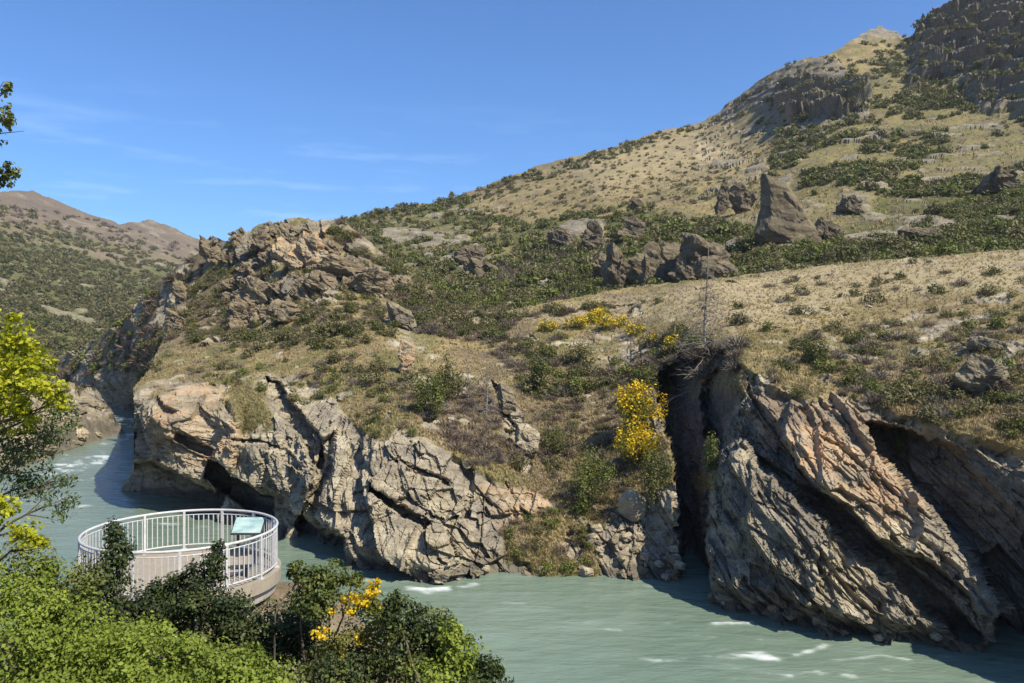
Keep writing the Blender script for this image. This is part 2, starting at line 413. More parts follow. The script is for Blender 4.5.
GULLY = [(654, 382), (662, 362), (673, 368), (684, 351), (695, 364), (708, 354), (724, 350), (742, 370), (740, 395), (730, 415), (722, 440), (712, 480), (707, 530), (712, 592), (714, 640), (686, 640), (681, 540), (674, 470), (664, 420)]
RECESS = [(868, 425), (905, 428), (960, 446), (1016, 462), (1090, 478), (1420, 520), (1420, 800), (1000, 800), (985, 655), (1003, 605), (975, 560), (945, 520), (905, 478), (885, 455)]
RECESS2 = [(700, 385), (728, 352), (748, 372), (752, 395), (775, 420), (800, 460), (790, 480), (765, 455), (740, 440), (718, 452), (705, 430)]
GROOVE = [(742, 440), (790, 478), (850, 508), (880, 540), (930, 560), (975, 600), (985, 640), (960, 640), (920, 600), (880, 575), (845, 535), (800, 505), (760, 470)]
CAVE1 = [(134, 462), (150, 462), (185, 478), (215, 492), (232, 488), (222, 506), (215, 530), (130, 530)]
CAVE2 = [(207, 459), (216, 462), (245, 482), (262, 494), (276, 496), (275, 516), (262, 522), (240, 504), (220, 490), (204, 478)]
CAVE3 = [(298, 515), (312, 522), (328, 533), (343, 538), (346, 566), (300, 580), (285, 545)]
CREV = [([(265, 378), (280, 382), (288, 400), (305, 415), (325, 440), (322, 470), (312, 465), (300, 435), (280, 415), (266, 395)], 3.0),
        ([(325, 440), (335, 432), (332, 470), (310, 520), (298, 522), (312, 480)], 2.5),
        ([(372, 483), (400, 502), (432, 522), (428, 530), (398, 515), (370, 493)], 2.4),
        ([(397, 455), (420, 468), (450, 480), (448, 486), (418, 476), (396, 463)], 1.2),
        ([(232, 438), (262, 440), (290, 452), (310, 475), (300, 470), (284, 462), (258, 447), (234, 443)], 1.8),
        ([(176, 432), (196, 440), (213, 450), (210, 456), (190, 448), (174, 438)], 1.5),
        ([(157, 395), (166, 405), (180, 412), (176, 417), (162, 412), (155, 403)], 1.5),
        ([(492, 380), (503, 390), (512, 420), (528, 445), (520, 448), (505, 430), (494, 402)], 1.8),
        ([(465, 470), (474, 470), (470, 520), (462, 520)], 1.0)]
SLABS = [([(210, 455), (232, 436), (290, 452), (320, 478), (300, 515), (276, 498), (245, 484)], -2.0),
         ([(140, 392), (190, 384), (238, 400), (240, 440), (228, 485), (185, 478), (140, 462)], -2.0),
         ([(300, 440), (330, 430), (375, 478), (440, 525), (460, 560), (430, 580), (350, 568), (345, 536), (305, 515)], -1.6),
         ([(345, 440), (390, 428), (450, 455), (470, 500), (445, 520), (380, 478)], -.8),
         ]
LOWSLAB = [(700, 470), (740, 452), (800, 505), (880, 560), (960, 640), (960, 680), (900, 670), (800, 650), (720, 610), (700, 540)]
UPSLAB = [(790, 400), (830, 395), (880, 440), (960, 545), (1000, 600), (985, 640), (940, 590), (880, 545), (810, 480), (780, 440)]
def grade(X, Y, a, b, da, db):
    """depth running from da at point a to db at point b"""
    ex, ey = b[0]-a[0], b[1]-a[1]; t = np.clip(((X-a[0])*ex+(Y-a[1])*ey)/(ex*ex+ey*ey), 0, 1); return da+(db-da)*t
def feats4(X, Y, D):
    D0 = D
    wx = X+2.0*fbm2(X/14, Y/14, 3, 31)+1.5*fbm2(X/4, Y/4, 2, 33); wy = Y+2.0*fbm2(X/14, Y/14, 3, 32)+1.5*fbm2(X/4, Y/4, 2, 34)
    jag = 7*fbm2(X/9+.4*Y/9, Y/16, 4, 35)
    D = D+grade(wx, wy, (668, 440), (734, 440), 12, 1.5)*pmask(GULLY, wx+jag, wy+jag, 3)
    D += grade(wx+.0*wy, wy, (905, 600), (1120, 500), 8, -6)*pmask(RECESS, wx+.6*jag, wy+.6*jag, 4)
    D += grade(wx, wy, (712, 440), (770, 400), 5.5, .5)*pmask(RECESS2, wx+jag, wy+jag, 3)
    D += grade(wx, wy, (850, 560), (880, 500), 2.6, 3.2)*pmask(GROOVE, wx+.7*jag, wy+.7*jag, 3)
    D += 8.*pmask(CAVE1, wx, wy, 2.5)+7.5*pmask(CAVE2, wx, wy, 1.6)+4.5*pmask(CAVE3, wx, wy, 2)
    for p, d in CREV: D += d*pmask(p, wx, wy, 1.8)
    for p, d in SLABS: D += d*pmask(p, wx, wy, 5)
    D += grade(wx, wy, (775, 612), (835, 505), -2.4, -.9)*pmask(LOWSLAB, wx, wy, 4)
    D += grade(wx, wy, (865, 530), (925, 445), -2.6, .4)*pmask(UPSLAB, wx, wy, 4)
    D += grade(wx, wy, (360, 560), (400, 450), -.8, 1.4)*pmask(SLABS[2][0], wx, wy, 8)
    off = D-D0; off = np.where(off < 0, off*sstep(0, 26, np.interp(X, *zip(*W4))-Y), off)
    return D0+off
R_LEFT = [(120, 410), (140, 388), (165, 378), (200, 384), (235, 398), (262, 375), (300, 374), (335, 402), (352, 425), (385, 445), (398, 428), (430, 440), (465, 465), (500, 485), (530, 488), (560, 505), (598, 528), (640, 495), (662, 490), (680, 480), (700, 610), (100, 620)]
R_RIGHT = [(672, 380), (690, 362), (722, 350), (760, 384), (800, 398), (840, 394), (880, 408), (940, 430), (1016, 452), (1400, 480), (1400, 800), (650, 800), (680, 500)]
R_KNOLL = [(200, 230), (300, 205), (350, 225), (385, 252), (418, 288), (400, 298), (370, 290), (330, 296), (300, 305), (262, 325), (232, 332), (226, 305), (240, 282), (215, 262)]
def masks4(X, Y, P, D):
    m = newm(X); n1 = fbm(P/6., 4, 81); n2 = fbm(P/2.2, 4, 82); n3 = fbm(P/14., 3, 83)
    r = amax(pmask(R_LEFT, X, Y, 3), pmask(R_RIGHT, X, Y, 3)); r = amax(r, pmask(R_KNOLL, X, Y, 5)*sstep(-.25, .0, n2))
    r = amax(r, pmask([(160, 330), (185, 280), (200, 285), (190, 320), (180, 360), (160, 350)], X, Y, 5)*sstep(-.05, .1, n2))
    # outcrops peeping through grass
    r = amax(r, sstep(.20, .30, n2+.35*n1)*sstep(470, 560, X+0*Y)*0+sstep(.30, .38, n2+.3*n1)*.9)
    for p in ([(380, 300), (400, 300), (420, 330), (445, 360), (430, 362), (400, 335)], [(950, 350), (1016, 345), (1016, 385), (960, 380)], [(580, 335), (650, 335), (650, 365), (590, 370)],
              [(440, 295), (490, 320), (470, 325), (430, 300)], [(860, 330), (1040, 280), (1040, 300), (900, 350)], [(505, 395), (545, 440), (530, 480), (500, 430)]):
        r = amax(r, pmask(p, X, Y, 5)*sstep(-.1, .08, n2))
    # grass ledges eating the cliffs
    for p in ([(222, 392), (262, 385), (275, 430), (240, 436)], [(500, 528), (560, 505), (600, 535), (598, 580), (505, 580)], [(690, 475), (720, 470), (716, 492), (695, 492)]):
        r = r*(1-pmask(p, X, Y, 4)*sstep(-.25, .0, n2+.15))
    r *= 1-sstep(.12, .22, fbm(P/3.5+5, 4, 91))*(D > 0)*(1-pmask(R_RIGHT, X, Y-40, 10))*.8*(1-sstep(395, 415, Y))
    m['rock'] = r
    g = sstep(.0, .25, n1)*.7*pmask([(120, 330), (420, 330), (560, 380), (600, 520), (560, 600), (300, 560), (120, 420)], X, Y, 10)
    g = amax(g, .8*pmask([(225, 385), (262, 385), (275, 440), (235, 440)], X, Y, 6)); g = amax(g, .8*pmask([(340, 380), (400, 370), (410, 440), (350, 440)], X, Y, 10)*sstep(-.2, .2, n1))
    g = amax(g, .85*pmask([(215, 262), (250, 262), (238, 300), (205, 310)], X, Y, 6))
    g = amax(g, sstep(.05, .35, n1)*.7*pmask([(780, 330), (1400, 300), (1400, 470), (1000, 450), (860, 400), (760, 380)], X, Y, 10))
    g = amax(g, .8*pmask([(500, 515), (580, 505), (600, 580), (500, 580)], X, Y, 6)*sstep(-.3, .2, n1))
    m['green'] = g
    b = .8*pmask([(520, 380), (660, 360), (665, 450), (600, 520), (545, 520), (500, 440)], X, Y, 12)*sstep(-.25, .15, n1)
    b = amax(b, .85*pmask([(180, 255), (225, 310), (240, 345), (140, 350), (160, 320)], X, Y, 8)); b = amax(b, .9*pmask([(395, 385), (480, 380), (500, 450), (440, 450)], X, Y, 10))
    b = amax(b, .7*pmask([(850, 350), (1016, 330), (1016, 440), (900, 430), (850, 380)], X, Y, 14)*sstep(-.1, .3, n3))
    m['brown'] = b
    n5 = fbm(P/1.6+9, 3, 97); n6 = fbm(P/5.+3, 4, 98); ter = pmask([(690, 285), (1100, 240), (1100, 300), (860, 330), (720, 335)], X, Y, 12)
    led = pmask([(210, 345), (420, 330), (480, 370), (440, 440), (230, 440)], X, Y, 15)
    m['brown'] = amax(m['brown'], .7*sstep(-.08, .32, n6+.5*n5)*(1-.6*ter)*(1-.6*led)); m['green'] = amax(m['green'], .6*sstep(.12, .42, -n6+.5*n5)*(1-.7*ter))
    m['bare'] = amax(sstep(.25, .45, n1+.3*n2)*.6*pmask([(690, 290), (1000, 270), (1000, 340), (860, 350), (720, 345)], X, Y, 8), .6*pmask([(740, 318), (850, 300), (855, 316), (790, 330), (742, 328)], X, Y, 3)*sstep(-.2, .2, n2))
    m['bare'] = amax(m['bare'], .62*pmask([(500, 316), (760, 274), (1100, 240), (1100, 285), (860, 300), (730, 330), (640, 318), (560, 322)], X, Y, 6)*sstep(-.5, .1, n2+.2))
    m['orange'] = amax(pmask([(750, 390), (840, 395), (890, 430), (930, 500), (880, 530), (820, 480), (760, 450)], X, Y, 14)*.9, pmask([(140, 385), (240, 385), (240, 470), (140, 460)], X, Y, 10)*.75*sstep(-.3, .2, n1))
    m['orange'] = amax(m['orange'], pmask([(285, 235), (335, 225), (340, 275), (290, 275)], X, Y, 8)); m['orange'] = amax(m['orange'], .8*pmask([(480, 485), (560, 480), (560, 540), (500, 530)], X, Y, 8)*sstep(0, .3, n1))
    wet = 1-sstep(WATER+.35, WATER+1.1, P[..., 2]+.4*n2)
    m['dark'] = amax(.75*wet, amax(.5*pmask(RECESS, X, Y, 6), .8*pmask(GULLY, X, Y, 6)))  # wet waterline; recess and gully shade also painted in as darker rock
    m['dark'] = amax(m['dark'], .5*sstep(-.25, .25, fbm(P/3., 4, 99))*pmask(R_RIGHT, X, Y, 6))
    m['dark'] = amax(m['dark'], .7*pmask(R_KNOLL, X, Y, 6)*sstep(-.5, .3, n1))
    return m
def disp4(P, m, X, Y):
    d = .35*fbm(P/5., 4, 61)+.12*fbm(P/1.2, 3, 62)
    r = m['rock']; k = r > .02
    Pk = P[k]; Xk = X[k]; Yk = Y[k]
    far = sstep(85, 115, Pk[:, 1])
    a = rock_disp(Pk, 35, 1.0, 100); b = rock_disp(Pk, 14, 1.0, 300)
    wl = 1-sstep(215, 262, Xk+.3*(Yk-440)); rd = a*(1-wl)+b*wl
    if (far > .01).any():
        c = rock_disp(Pk[far > .01], 30, 1.9, 200); rd[far > .01] = rd[far > .01]*(1-far[far > .01])+c*far[far > .01]
    steep = sstep(2, 30, Yk-np.interp(Xk, *zip(*T4)))*.6+.4
    amp = np.where(Xk > 690, 1.0, .75)*(1-.5*np.maximum.reduce([pmask(q_, Xk, Yk, 5) for q_ in (GULLY, CAVE1, CAVE2)]))
    lowrel = sstep(330, 400, Yk)+far+.35
    amp = amp*(.45+.55*m['flat'][k])
    d[k] = d[k]*(1-r[k])+r[k]*rd*amp*np.minimum(lowrel, 1.)*steep
    return d
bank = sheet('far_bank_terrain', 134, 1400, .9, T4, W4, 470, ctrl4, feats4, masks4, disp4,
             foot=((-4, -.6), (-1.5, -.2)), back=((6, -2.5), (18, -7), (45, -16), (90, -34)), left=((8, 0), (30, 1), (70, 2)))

# ---- main hill
T2 = [(200, 262), (250, 240), (300, 226), (340, 219), (380, 213), (410, 206), (460, 195), (500, 180), (540, 165), (600, 149), (660, 131), (700, 123), (718, 113), (730, 101), (760, 79), (800, 63), (830, 55), (850, 42), (868, 32), (880, 26), (893, 31), (903, 38), (918, 33), (930, 22), (945, 11), (958, 8), (975, 0), (1016, -6), (1100, -30), (1400, -80)]
B2 = [(200, 300), (300, 300), (400, 305), (470, 330), (560, 325), (640, 310), (760, 294), (960, 272), (1200, 255), (1400, 245)]
ctrl2 = [(200, 300, 170), (200, 262, 290), (300, 300, 160), (300, 226, 320), (400, 305, 150), (410, 206, 360), (540, 165, 420), (660, 131, 440), (700, 123, 440), (760, 79, 410), (850, 42, 400), (903, 38, 410), (958, 8, 380), (1100, -30, 350), (1400, -80, 320),
 (470, 330, 128), (450, 300, 165), (450, 250, 240), (600, 322, 124), (600, 290, 140), (600, 250, 185), (600, 200, 270), (640, 310, 122), (760, 294, 119), (760, 260, 135), (760, 200, 200), (760, 130, 330), (900, 278, 114), (900, 240, 135), (900, 150, 230), (900, 90, 310), (1016, 266, 108), (1016, 230, 130), (1016, 150, 210), (1016, 60, 310), (1400, 245, 105), (1300, 150, 170), (1300, 20, 280)]
CRAG_A = [(715, 122), (728, 102), (770, 74), (815, 55), (850, 70), (868, 92), (868, 115), (840, 124), (795, 126), (778, 120), (768, 104), (745, 108)]
CRAG_A2 = [(778, 88), (870, 88), (868, 118), (790, 126), (776, 108)]
CRAG_B = [(913, 62), (915, 30), (940, 5), (1020, -20), (1100, -40), (1100, 130), (1010, 118), (975, 112), (960, 84), (930, 82), (905, 92)]
PEAK = [(852, 40), (880, 15), (905, 40), (880, 38)]
def masks2(X, Y, P, D):
    m = newm(X); n1 = fbm(P/18., 4, 181); n2 = fbm(P/6., 4, 182); n3 = fbm(P/45., 3, 183)
    r = amax(pmask(CRAG_A, X, Y, 4)*sstep(-.35, -.1, n2), pmask(CRAG_B, X, Y, 5)*sstep(-.3, -.05, n2)); r = amax(r, pmask(PEAK, X, Y, 2))
    r = amax(r, sstep(.30, .38, n2+.25*n1)*pmask([(380, 215), (500, 200), (560, 260), (500, 300), (380, 260)], X, Y, 14))
    r = amax(r, sstep(.28, .36, n2+.2*n1)*pmask([(700, 110), (1100, 60), (1100, 300), (760, 290), (680, 220)], X, Y, 14)*.9)
    for p in ([(455, 245), (490, 255), (505, 278), (485, 275)], [(375, 225), (470, 235), (470, 250), (380, 240)], [(715, 160), (765, 160), (770, 175), (715, 172)], [(560, 225), (600, 215), (610, 245), (550, 245)], [(840, 195), (870, 195), (870, 215), (840, 215)], [(900, 220), (960, 220), (960, 238), (890, 236)]):
        r = amax(r, pmask(p, X, Y, 4)*sstep(-.2, 0, n2))
    m['rock'] = r
    g = pmask([(330, 216), (460, 205), (520, 222), (640, 200), (720, 225), (830, 235), (880, 190), (1100, 170), (1100, 330), (330, 340)], X, Y, 12)*sstep(-.45, -.05, n1+.3*n2)
    g = amax(g, pmask([(850, 30), (960, 60), (1100, 110), (1100, 240), (900, 200), (860, 130), (800, 130)], X, Y, 25)*sstep(-.15, .25, n1+.4*n2)*.85)
    g = amax(g, sstep(.0, .4, n2+.3*n1)*.6); g = amax(g, .45*pmask([(780, 125), (900, 60), (1100, 60), (1100, 300), (800, 290), (740, 210)], X, Y, 25))
    g *= 1-.75*pmask([(460, 200), (700, 122), (770, 128), (780, 160), (720, 190), (600, 200), (520, 215)], X, Y, 12)
    m['green'] = g
    b = .9*pmask([(470, 275), (560, 245), (640, 270), (700, 290), (600, 330), (450, 340), (440, 300)], X, Y, 12)*sstep(-.3, .1, n1+.3)
    b = amax(b, .6*pmask([(330, 213), (460, 190), (600, 145), (600, 155), (480, 200), (400, 225), (330, 232)], X, Y, 6)*sstep(-.3, .2, n1))
    n5 = fbm(P/4.+9, 3, 197); m['brown'] = amax(b, .5*sstep(-.1, .3, n5+.5*n1))
    m['bare'] = .35*pmask([(560, 160), (700, 125), (760, 135), (740, 165), (600, 195)], X, Y, 20)+.6*pmask([(700, 140), (720, 150), (708, 162), (692, 155)], X, Y, 3)
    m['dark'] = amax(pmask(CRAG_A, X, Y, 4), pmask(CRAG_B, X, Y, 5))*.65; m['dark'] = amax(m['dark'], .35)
    return m
def disp2(P, m, X, Y):
    d = 2.0*fbm(P/28., 4, 161)+.7*fbm(P/6., 4, 162)
    r = m['rock']; k = r > .02
    sc = 1.6+2.2*sstep(200, 330, P[k][:, 1])
    rd = crag_disp(P[k], 9., .85, 500)*(.35+.65*sstep(180, 300, P[k][:, 1]))
    big = amax(pmask(CRAG_A2, X, Y, 3), pmask(CRAG_B, X, Y, 5))[k]
    d[k] += r[k]*(rd*(.2+.95*big)+.4+1.2*big)
    return d*sstep(0, 1, 1+0*d)
hill = sheet('hill', 200, 1400, 1.15, T2, B2, 300, ctrl2, None, masks2, disp2, back=((20, -3), (60, -14), (160, -60)))

# ---- slope of the upstream gorge, behind the knoll
T7 = [(20, 378), (60, 358), (75, 351), (100, 338), (120, 322), (135, 306), (150, 290), (170, 272), (190, 258), (205, 250), (230, 252)]
B7 = [(20, 404), (60, 402), (100, 405), (126, 409), (145, 412), (230, 415)]
ctrl7 = [(20, 378, 240), (60, 358, 235), (100, 338, 215), (150, 290, 185), (190, 258, 172), (230, 252, 165), (120, 370, 190), (170, 340, 150), (60, 385, 225), (100, 385, 200), (230, 330, 150), (180, 370, 140)]+[(x, y, -WATER*F/(y-CY)) for x, y in B7]
def masks7(X, Y, P, D):
    m = newm(X); n1 = fbm(P/14., 4, 281); n2 = fbm(P/5., 4, 282)
    m['rock'] = amax(sstep(360, 385, Y+14*n2+.1*(X-60))*sstep(-.45, -.2, n2)*.95, pmask([(130, 330), (165, 285), (200, 270), (180, 330), (150, 350)], X, Y, 6)*sstep(.0, .12, n2))
    m['rock'] = amax(m['rock'], sstep(.25, .33, n2+.2*n1))
    m['brown'] = .75*sstep(-.2, .2, n1+.25); m['green'] = .7*sstep(.0, .3, n2+n1)
    m['dark'] = .3+0*X; return m
def disp7(P, m, X, Y):
    r = m['rock']; k = r > .02; d = 1.0*fbm(P/14., 4, 261)+.3*fbm(P/3., 3, 262)
    d[k] += r[k]*(.5*rock_disp(P[k], 30, 1.6, 600)+.3*crag_disp(P[k], 6., .7, 610)); return d
gorge = sheet('gorge_slope', 20, 230, .9, T7, B7, 140, ctrl7, None, masks7, disp7, foot=((-4, -.6), (-1.5, -.2)), back=((10, -3), (40, -15)))

# ---- rocky spit on the near side upstream
T6 = [(-400, 300), (-100, 350), (8, 372), (40, 378), (75, 388), (95, 398), (108, 412), (120, 430), (126, 433)]
B6 = [(-400, 640), (-100, 520), (8, 474), (60, 453), (100, 440), (120, 434), (126, 434)]
ctrl6 = [(-400, 300, 70), (-100, 350, 130), (8, 372, 170), (40, 378, 168), (75, 388, 165), (95, 398, 158), (108, 412, 150), (8, 430, 118), (50, 420, 135), (90, 420, 140), (-100, 430, 95)]+[(x, y, -WATER*F/(y-CY)) for x, y in B6]
def masks6(X, Y, P, D):
    m = newm(X); n1 = fbm(P/8., 4, 381); n2 = fbm(P/3., 4, 382)
    m['rock'] = amax(sstep(380, 400, Y+10*n2)*sstep(-.7, -.4, n2+.1), sstep(.15, .25, n2))
    m['green'] = .7*sstep(-.1, .2, n1); m['brown'] = .6*sstep(0, .3, n1); m['bare'] = .3+0*X; m['dark'] = .1+.6*(1-sstep(WATER+.4, WATER+1.2, P[..., 2])); return m
def disp6(P, m, X, Y):
    r = m['rock']; k = r > .02; d = .5*fbm(P/6., 4, 361)
    d[k] += r[k]*(.8*rock_disp(P[k]*np.array([1, .35, 1]), 30, 1.6, 700)+.35*crag_disp(P[k], 3., .6, 710))*sstep(0, 8, np.interp(X[k], *zip(*B6))-Y[k]); return d
spit = sheet('near_bank_spit', -400, 126, 1.2, T6, B6, 150, ctrl6, None, masks6, disp6, foot=((-4, -.6), (-1.5, -.2)), back=((10, -4), (30, -14)), up=True)

# ---- far mountain
T1 = [(-500, 120), (-100, 176), (8, 191), (30, 192), (45, 197), (90, 213), (120, 222), (150, 221), (170, 227), (200, 241), (230, 262), (300, 300), (420, 330)]
B1 = [(-500, 372), (60, 376), (420, 376)]
ctrl1 = [(-500, 120, 500), (-100, 176, 700), (8, 191, 850), (90, 213, 950), (150, 221, 1050), (200, 241, 1100), (300, 300, 900), (420, 330, 600), (-500, 372, 240), (60, 376, 300), (420, 376, 330), (8, 300, 430), (100, 320, 450), (8, 250, 560), (120, 270, 650), (200, 330, 430)]
def masks1(X, Y, P, D):
    m = newm(X); n1 = fbm(P/70., 4, 481); n2 = fbm(P/18., 4, 482)
    up = 1-sstep(-14, 14, Y-np.interp(X, [0, 60, 110, 150, 200, 260], [222, 232, 250, 262, 262, 262])+22*n1)
    m['green'] = (1-up)*(.95+.1*n2); m['brown'] = up*(.85+.15*sstep(-.1, .3, n1)); m['rock'] = .6*sstep(.33, .45, n2+.15*n1); m['bare'] = .15*up*sstep(0, .3, n2)
    m['dark'] = .15+0*X; return m
def disp1(P, m, X, Y): return 6*fbm(P/90., 4, 461)+2.2*fbm(P/22., 4, 462)+m['rock']*2.
mount = sheet('far_mountain', -500, 420, 1.6, T1, B1, 190, ctrl1, None, masks1, disp1, back=((60, -20), (200, -90)))

# ---- near bank, in world coordinates
nb = [(-40, 0, -1), (-20, 0, -1.6), (-8, 0, -1.7), (0, 0, -1.7), (8, 0, -2.2), (-30, 12, -4.5), (-14, 12, -5.2), (-8, 12, -5.3), (-3, 12, -6.2), (2, 12, -7.4), (10, 12, -9.5), (-20, 18, -6.6), (-11, 17, -6.4), (-7, 18, -6.5), (-4, 18, -7.4), (0, 18, -9.5), (8, 18, -12.5),
      (-16, 23, -9.5), (-11, 23, -8.5), (-6.9, 22, -6.7), (-5.6, 23, -7.1), (-4.6, 21, -6.9), (-4.6, 24.5, -9.6), (-2, 24, -12.5), (-14, 30, -15), (-8, 30, -14), (-4, 30, -16), (0, 28, -16.8), (8, 26, -17), (-25, 30, -13), (-34, 38, -15), (-60, 40, -8), (-60, 0, 2), (-10, 38, -19), (10, 38, -19), (-34, 48, -18.5), (20, 0, -5), (30, 14, -14), (30, 25, -19), (-60, 60, -17), (-20, 5, -3), (0, 5, -3.6), (-60, 20, -4)]
nbt = TPS([(a*10, b*10) for a, b, c in nb], np.array([c for a, b, c in nb], float), 1e-3)
def bank_z(x, y): return nbt(np.asarray(x, float)*10, np.asarray(y, float)*10)
gx = np.linspace(-60, 30, 300); gy = np.linspace(-8, 60, 240)
GX, GY = np.meshgrid(gx, gy, indexing='ij'); GZ = bank_z(GX, GY); PP = np.stack([GX, GY, GZ], -1)
GZ = GZ+.3*fbm(PP/3., 4, 12)+.08*fbm(PP/.6, 3, 14); PP[..., 2] = np.where(GY > 1.5, GZ, PP[..., 2]); idx = np.arange(GX.size).reshape(GX.shape)
q = np.stack([idx[:-1, :-1], idx[1:, :-1], idx[1:, 1:], idx[:-1, 1:]], -1).reshape(-1, 4)
n2 = fbm(PP/2.5, 4, 15)
me = mesh_data('near_bank', PP.reshape(-1, 3), q, True, {'m1': np.stack([.85*sstep(.25, .4, n2)+.9*(GZ < -13), .25*sstep(0, .3, n2), 0*n2], -1).reshape(-1, 3), 'm2': np.stack([.75+0*n2, .12+.2*n2, .2+0*n2], -1).reshape(-1, 3)}, M['ground'])
tag(obj('near_bank', me), kind='structure')
# ---- ground under everything
v = []; gN = 40; R = 5000.
gg = np.linspace(-1, 1, gN); GX2, GY2 = np.meshgrid(gg*abs(gg)*R, gg*abs(gg)*R, indexing='ij')
idx = np.arange(gN*gN).reshape(gN, gN); q = np.stack([idx[:-1, :-1], idx[1:, :-1], idx[1:, 1:], idx[:-1, 1:]], -1).reshape(-1, 4)
me = mesh_data('ground', np.stack([GX2, GY2, 0*GX2+WATER-3.5], -1).reshape(-1, 3), q, True, {'m1': np.zeros((gN*gN, 3))+[0, .3, 0], 'm2': np.zeros((gN*gN, 3))+[.3, 0, 0]}, M['ground'])
tag(obj('ground', me), kind='structure')

# ------------------------------------------------------------------ river
pxs = np.arange(-420, 1500, 2.2); pys = np.concatenate([np.linspace(396, 440, 60), np.linspace(441, 860, 300)])
WX, WYp = np.meshgrid(pxs, pys, indexing='ij'); WD = -WATER*F/(WYp-CY); WP = pt(WX, WYp, WD); WP[..., 2] = WATER
def streak(pts, w):
    """distance to a polyline in pixel space of the river surface, turned into foam strength"""
    d = np.full(WX.shape, 1e9)
    for (ax, ay), (bx, by) in zip(pts[:-1], pts[1:]):
        ex, ey = bx-ax, (by-ay)*3; L = ex*ex+ey*ey+1e-9
        t = np.clip(((WX-ax)*ex+(WYp-ay)*3*ey)/L, 0, 1); d = np.minimum(d, np.hypot(WX-ax-t*ex, (WYp-ay)*3-t*ey))
    return np.exp(-(d/w)**2)
nf = fbm(WP/np.array([3.0, 1.2, 1]), 4, 901); nf2 = fbm(WP/np.array([.9, .5, 1]), 3, 902)
foam = 0
for pts, w, a in (([(40, 476), (75, 470), (112, 458)], 7, .8), ([(60, 484), (110, 476)], 6, .55), ([(100, 444), (135, 436)], 5, .7), ([(118, 424), (136, 427)], 4, .9), ([(30, 505), (70, 500)], 6, .5), ([(640, 641), (700, 636), (760, 640)], 5, .5), ([(560, 625), (620, 630)], 5, .42), ([(820, 662), (880, 655), (930, 664)], 5, .55), ([(680, 672), (740, 668), (790, 676)], 6, .6), ([(480, 600), (540, 606)], 5, .35), ([(425, 590), (450, 589), (477, 583)], 8, 1.2), ([(395, 586), (425, 590)], 7, .7), ([(340, 577), (395, 584), (430, 592)], 12, .42),
                  ([(55, 467), (80, 462), (106, 455)], 9, 1.15), ([(112, 417), (135, 420)], 6, 1.0), ([(128, 435), (140, 433)], 5, .8), ([(70, 452), (60, 468)], 10, .5),
                  ([(640, 622), (690, 624)], 9, .6), ([(698, 628), (725, 622), (750, 623)], 8, .85), ([(640, 660), (700, 658), (760, 655), (800, 668)], 13, .75), ([(795, 655), (820, 648), (830, 640)], 7, .5), ([(800, 672), (870, 676)], 12, .8),
                  ([(700, 640), (740, 650)], 10, .45), ([(585, 665), (640, 662)], 12, .5), ([(860, 668), (940, 672)], 10, .5), ([(690, 612), (800, 634), (950, 657), (1010, 664)], 6, .35), ([(490, 578), (690, 588)], 6, .3), ([(60, 498), (90, 508), (120, 505)], 16, .42), ([(140, 522), (200, 526), (230, 523)], 10, .5), ([(560, 600), (600, 610)], 10, .3), ([(380, 600), (480, 640)], 14, .2)):
    foam = np.maximum(foam, a*streak(pts, w))
foam = .7*sstep(.22, 1.1, foam*(.55+1.2*nf+1.1*nf2)+.05*nf)
WP[..., 2] += .05*fbm(WP/np.array([2.5, 1.5, 1]), 4, 903)+.06*foam
idx = np.arange(WX.size).reshape(WX.shape)
q = np.stack([idx[:-1, :-1], idx[:-1, 1:], idx[1:, 1:], idx[1:, :-1]], -1).reshape(-1, 4)
s = NT('river_water'); vec = s.n('ShaderNodeTexCoord').outputs['Object']
mp = s.n('ShaderNodeMapping'); mp.inputs['Scale'].default_value = (.6, 1.5, 1); s.l(vec, mp.inputs[0])
w1 = s.noise(mp.outputs[0], .9, 5, .62); w2 = s.noise(vec, .08, 4, .5); w3 = s.noise(mp.outputs[0], .35, 4, .6)
c = s.ramp(w2, [(.35, (.135, .190, .142)), (.65, (.170, .228, .172))])
c = s.mix(s.ramp(w3, [(.52, (0,)*3), (.75, (.32,)*3)]), c, (.30, .37, .33))
fa = s.attr('foam').outputs['Fac']; c = s.mix(fa, c, (.78, .82, .80))
M['water'] = s.finish(c, s.ramp(fa, [(0, (.17,)*3), (1, (.7,)*3)]), s.math('ADD', w1, s.math('MULTIPLY', w3, 1.5)), .3, .4, .3)
me = mesh_data('river', WP.reshape(-1, 3), q, True, {'foam': foam.ravel()}, M['water'])
tag(obj('river', me), kind='structure')

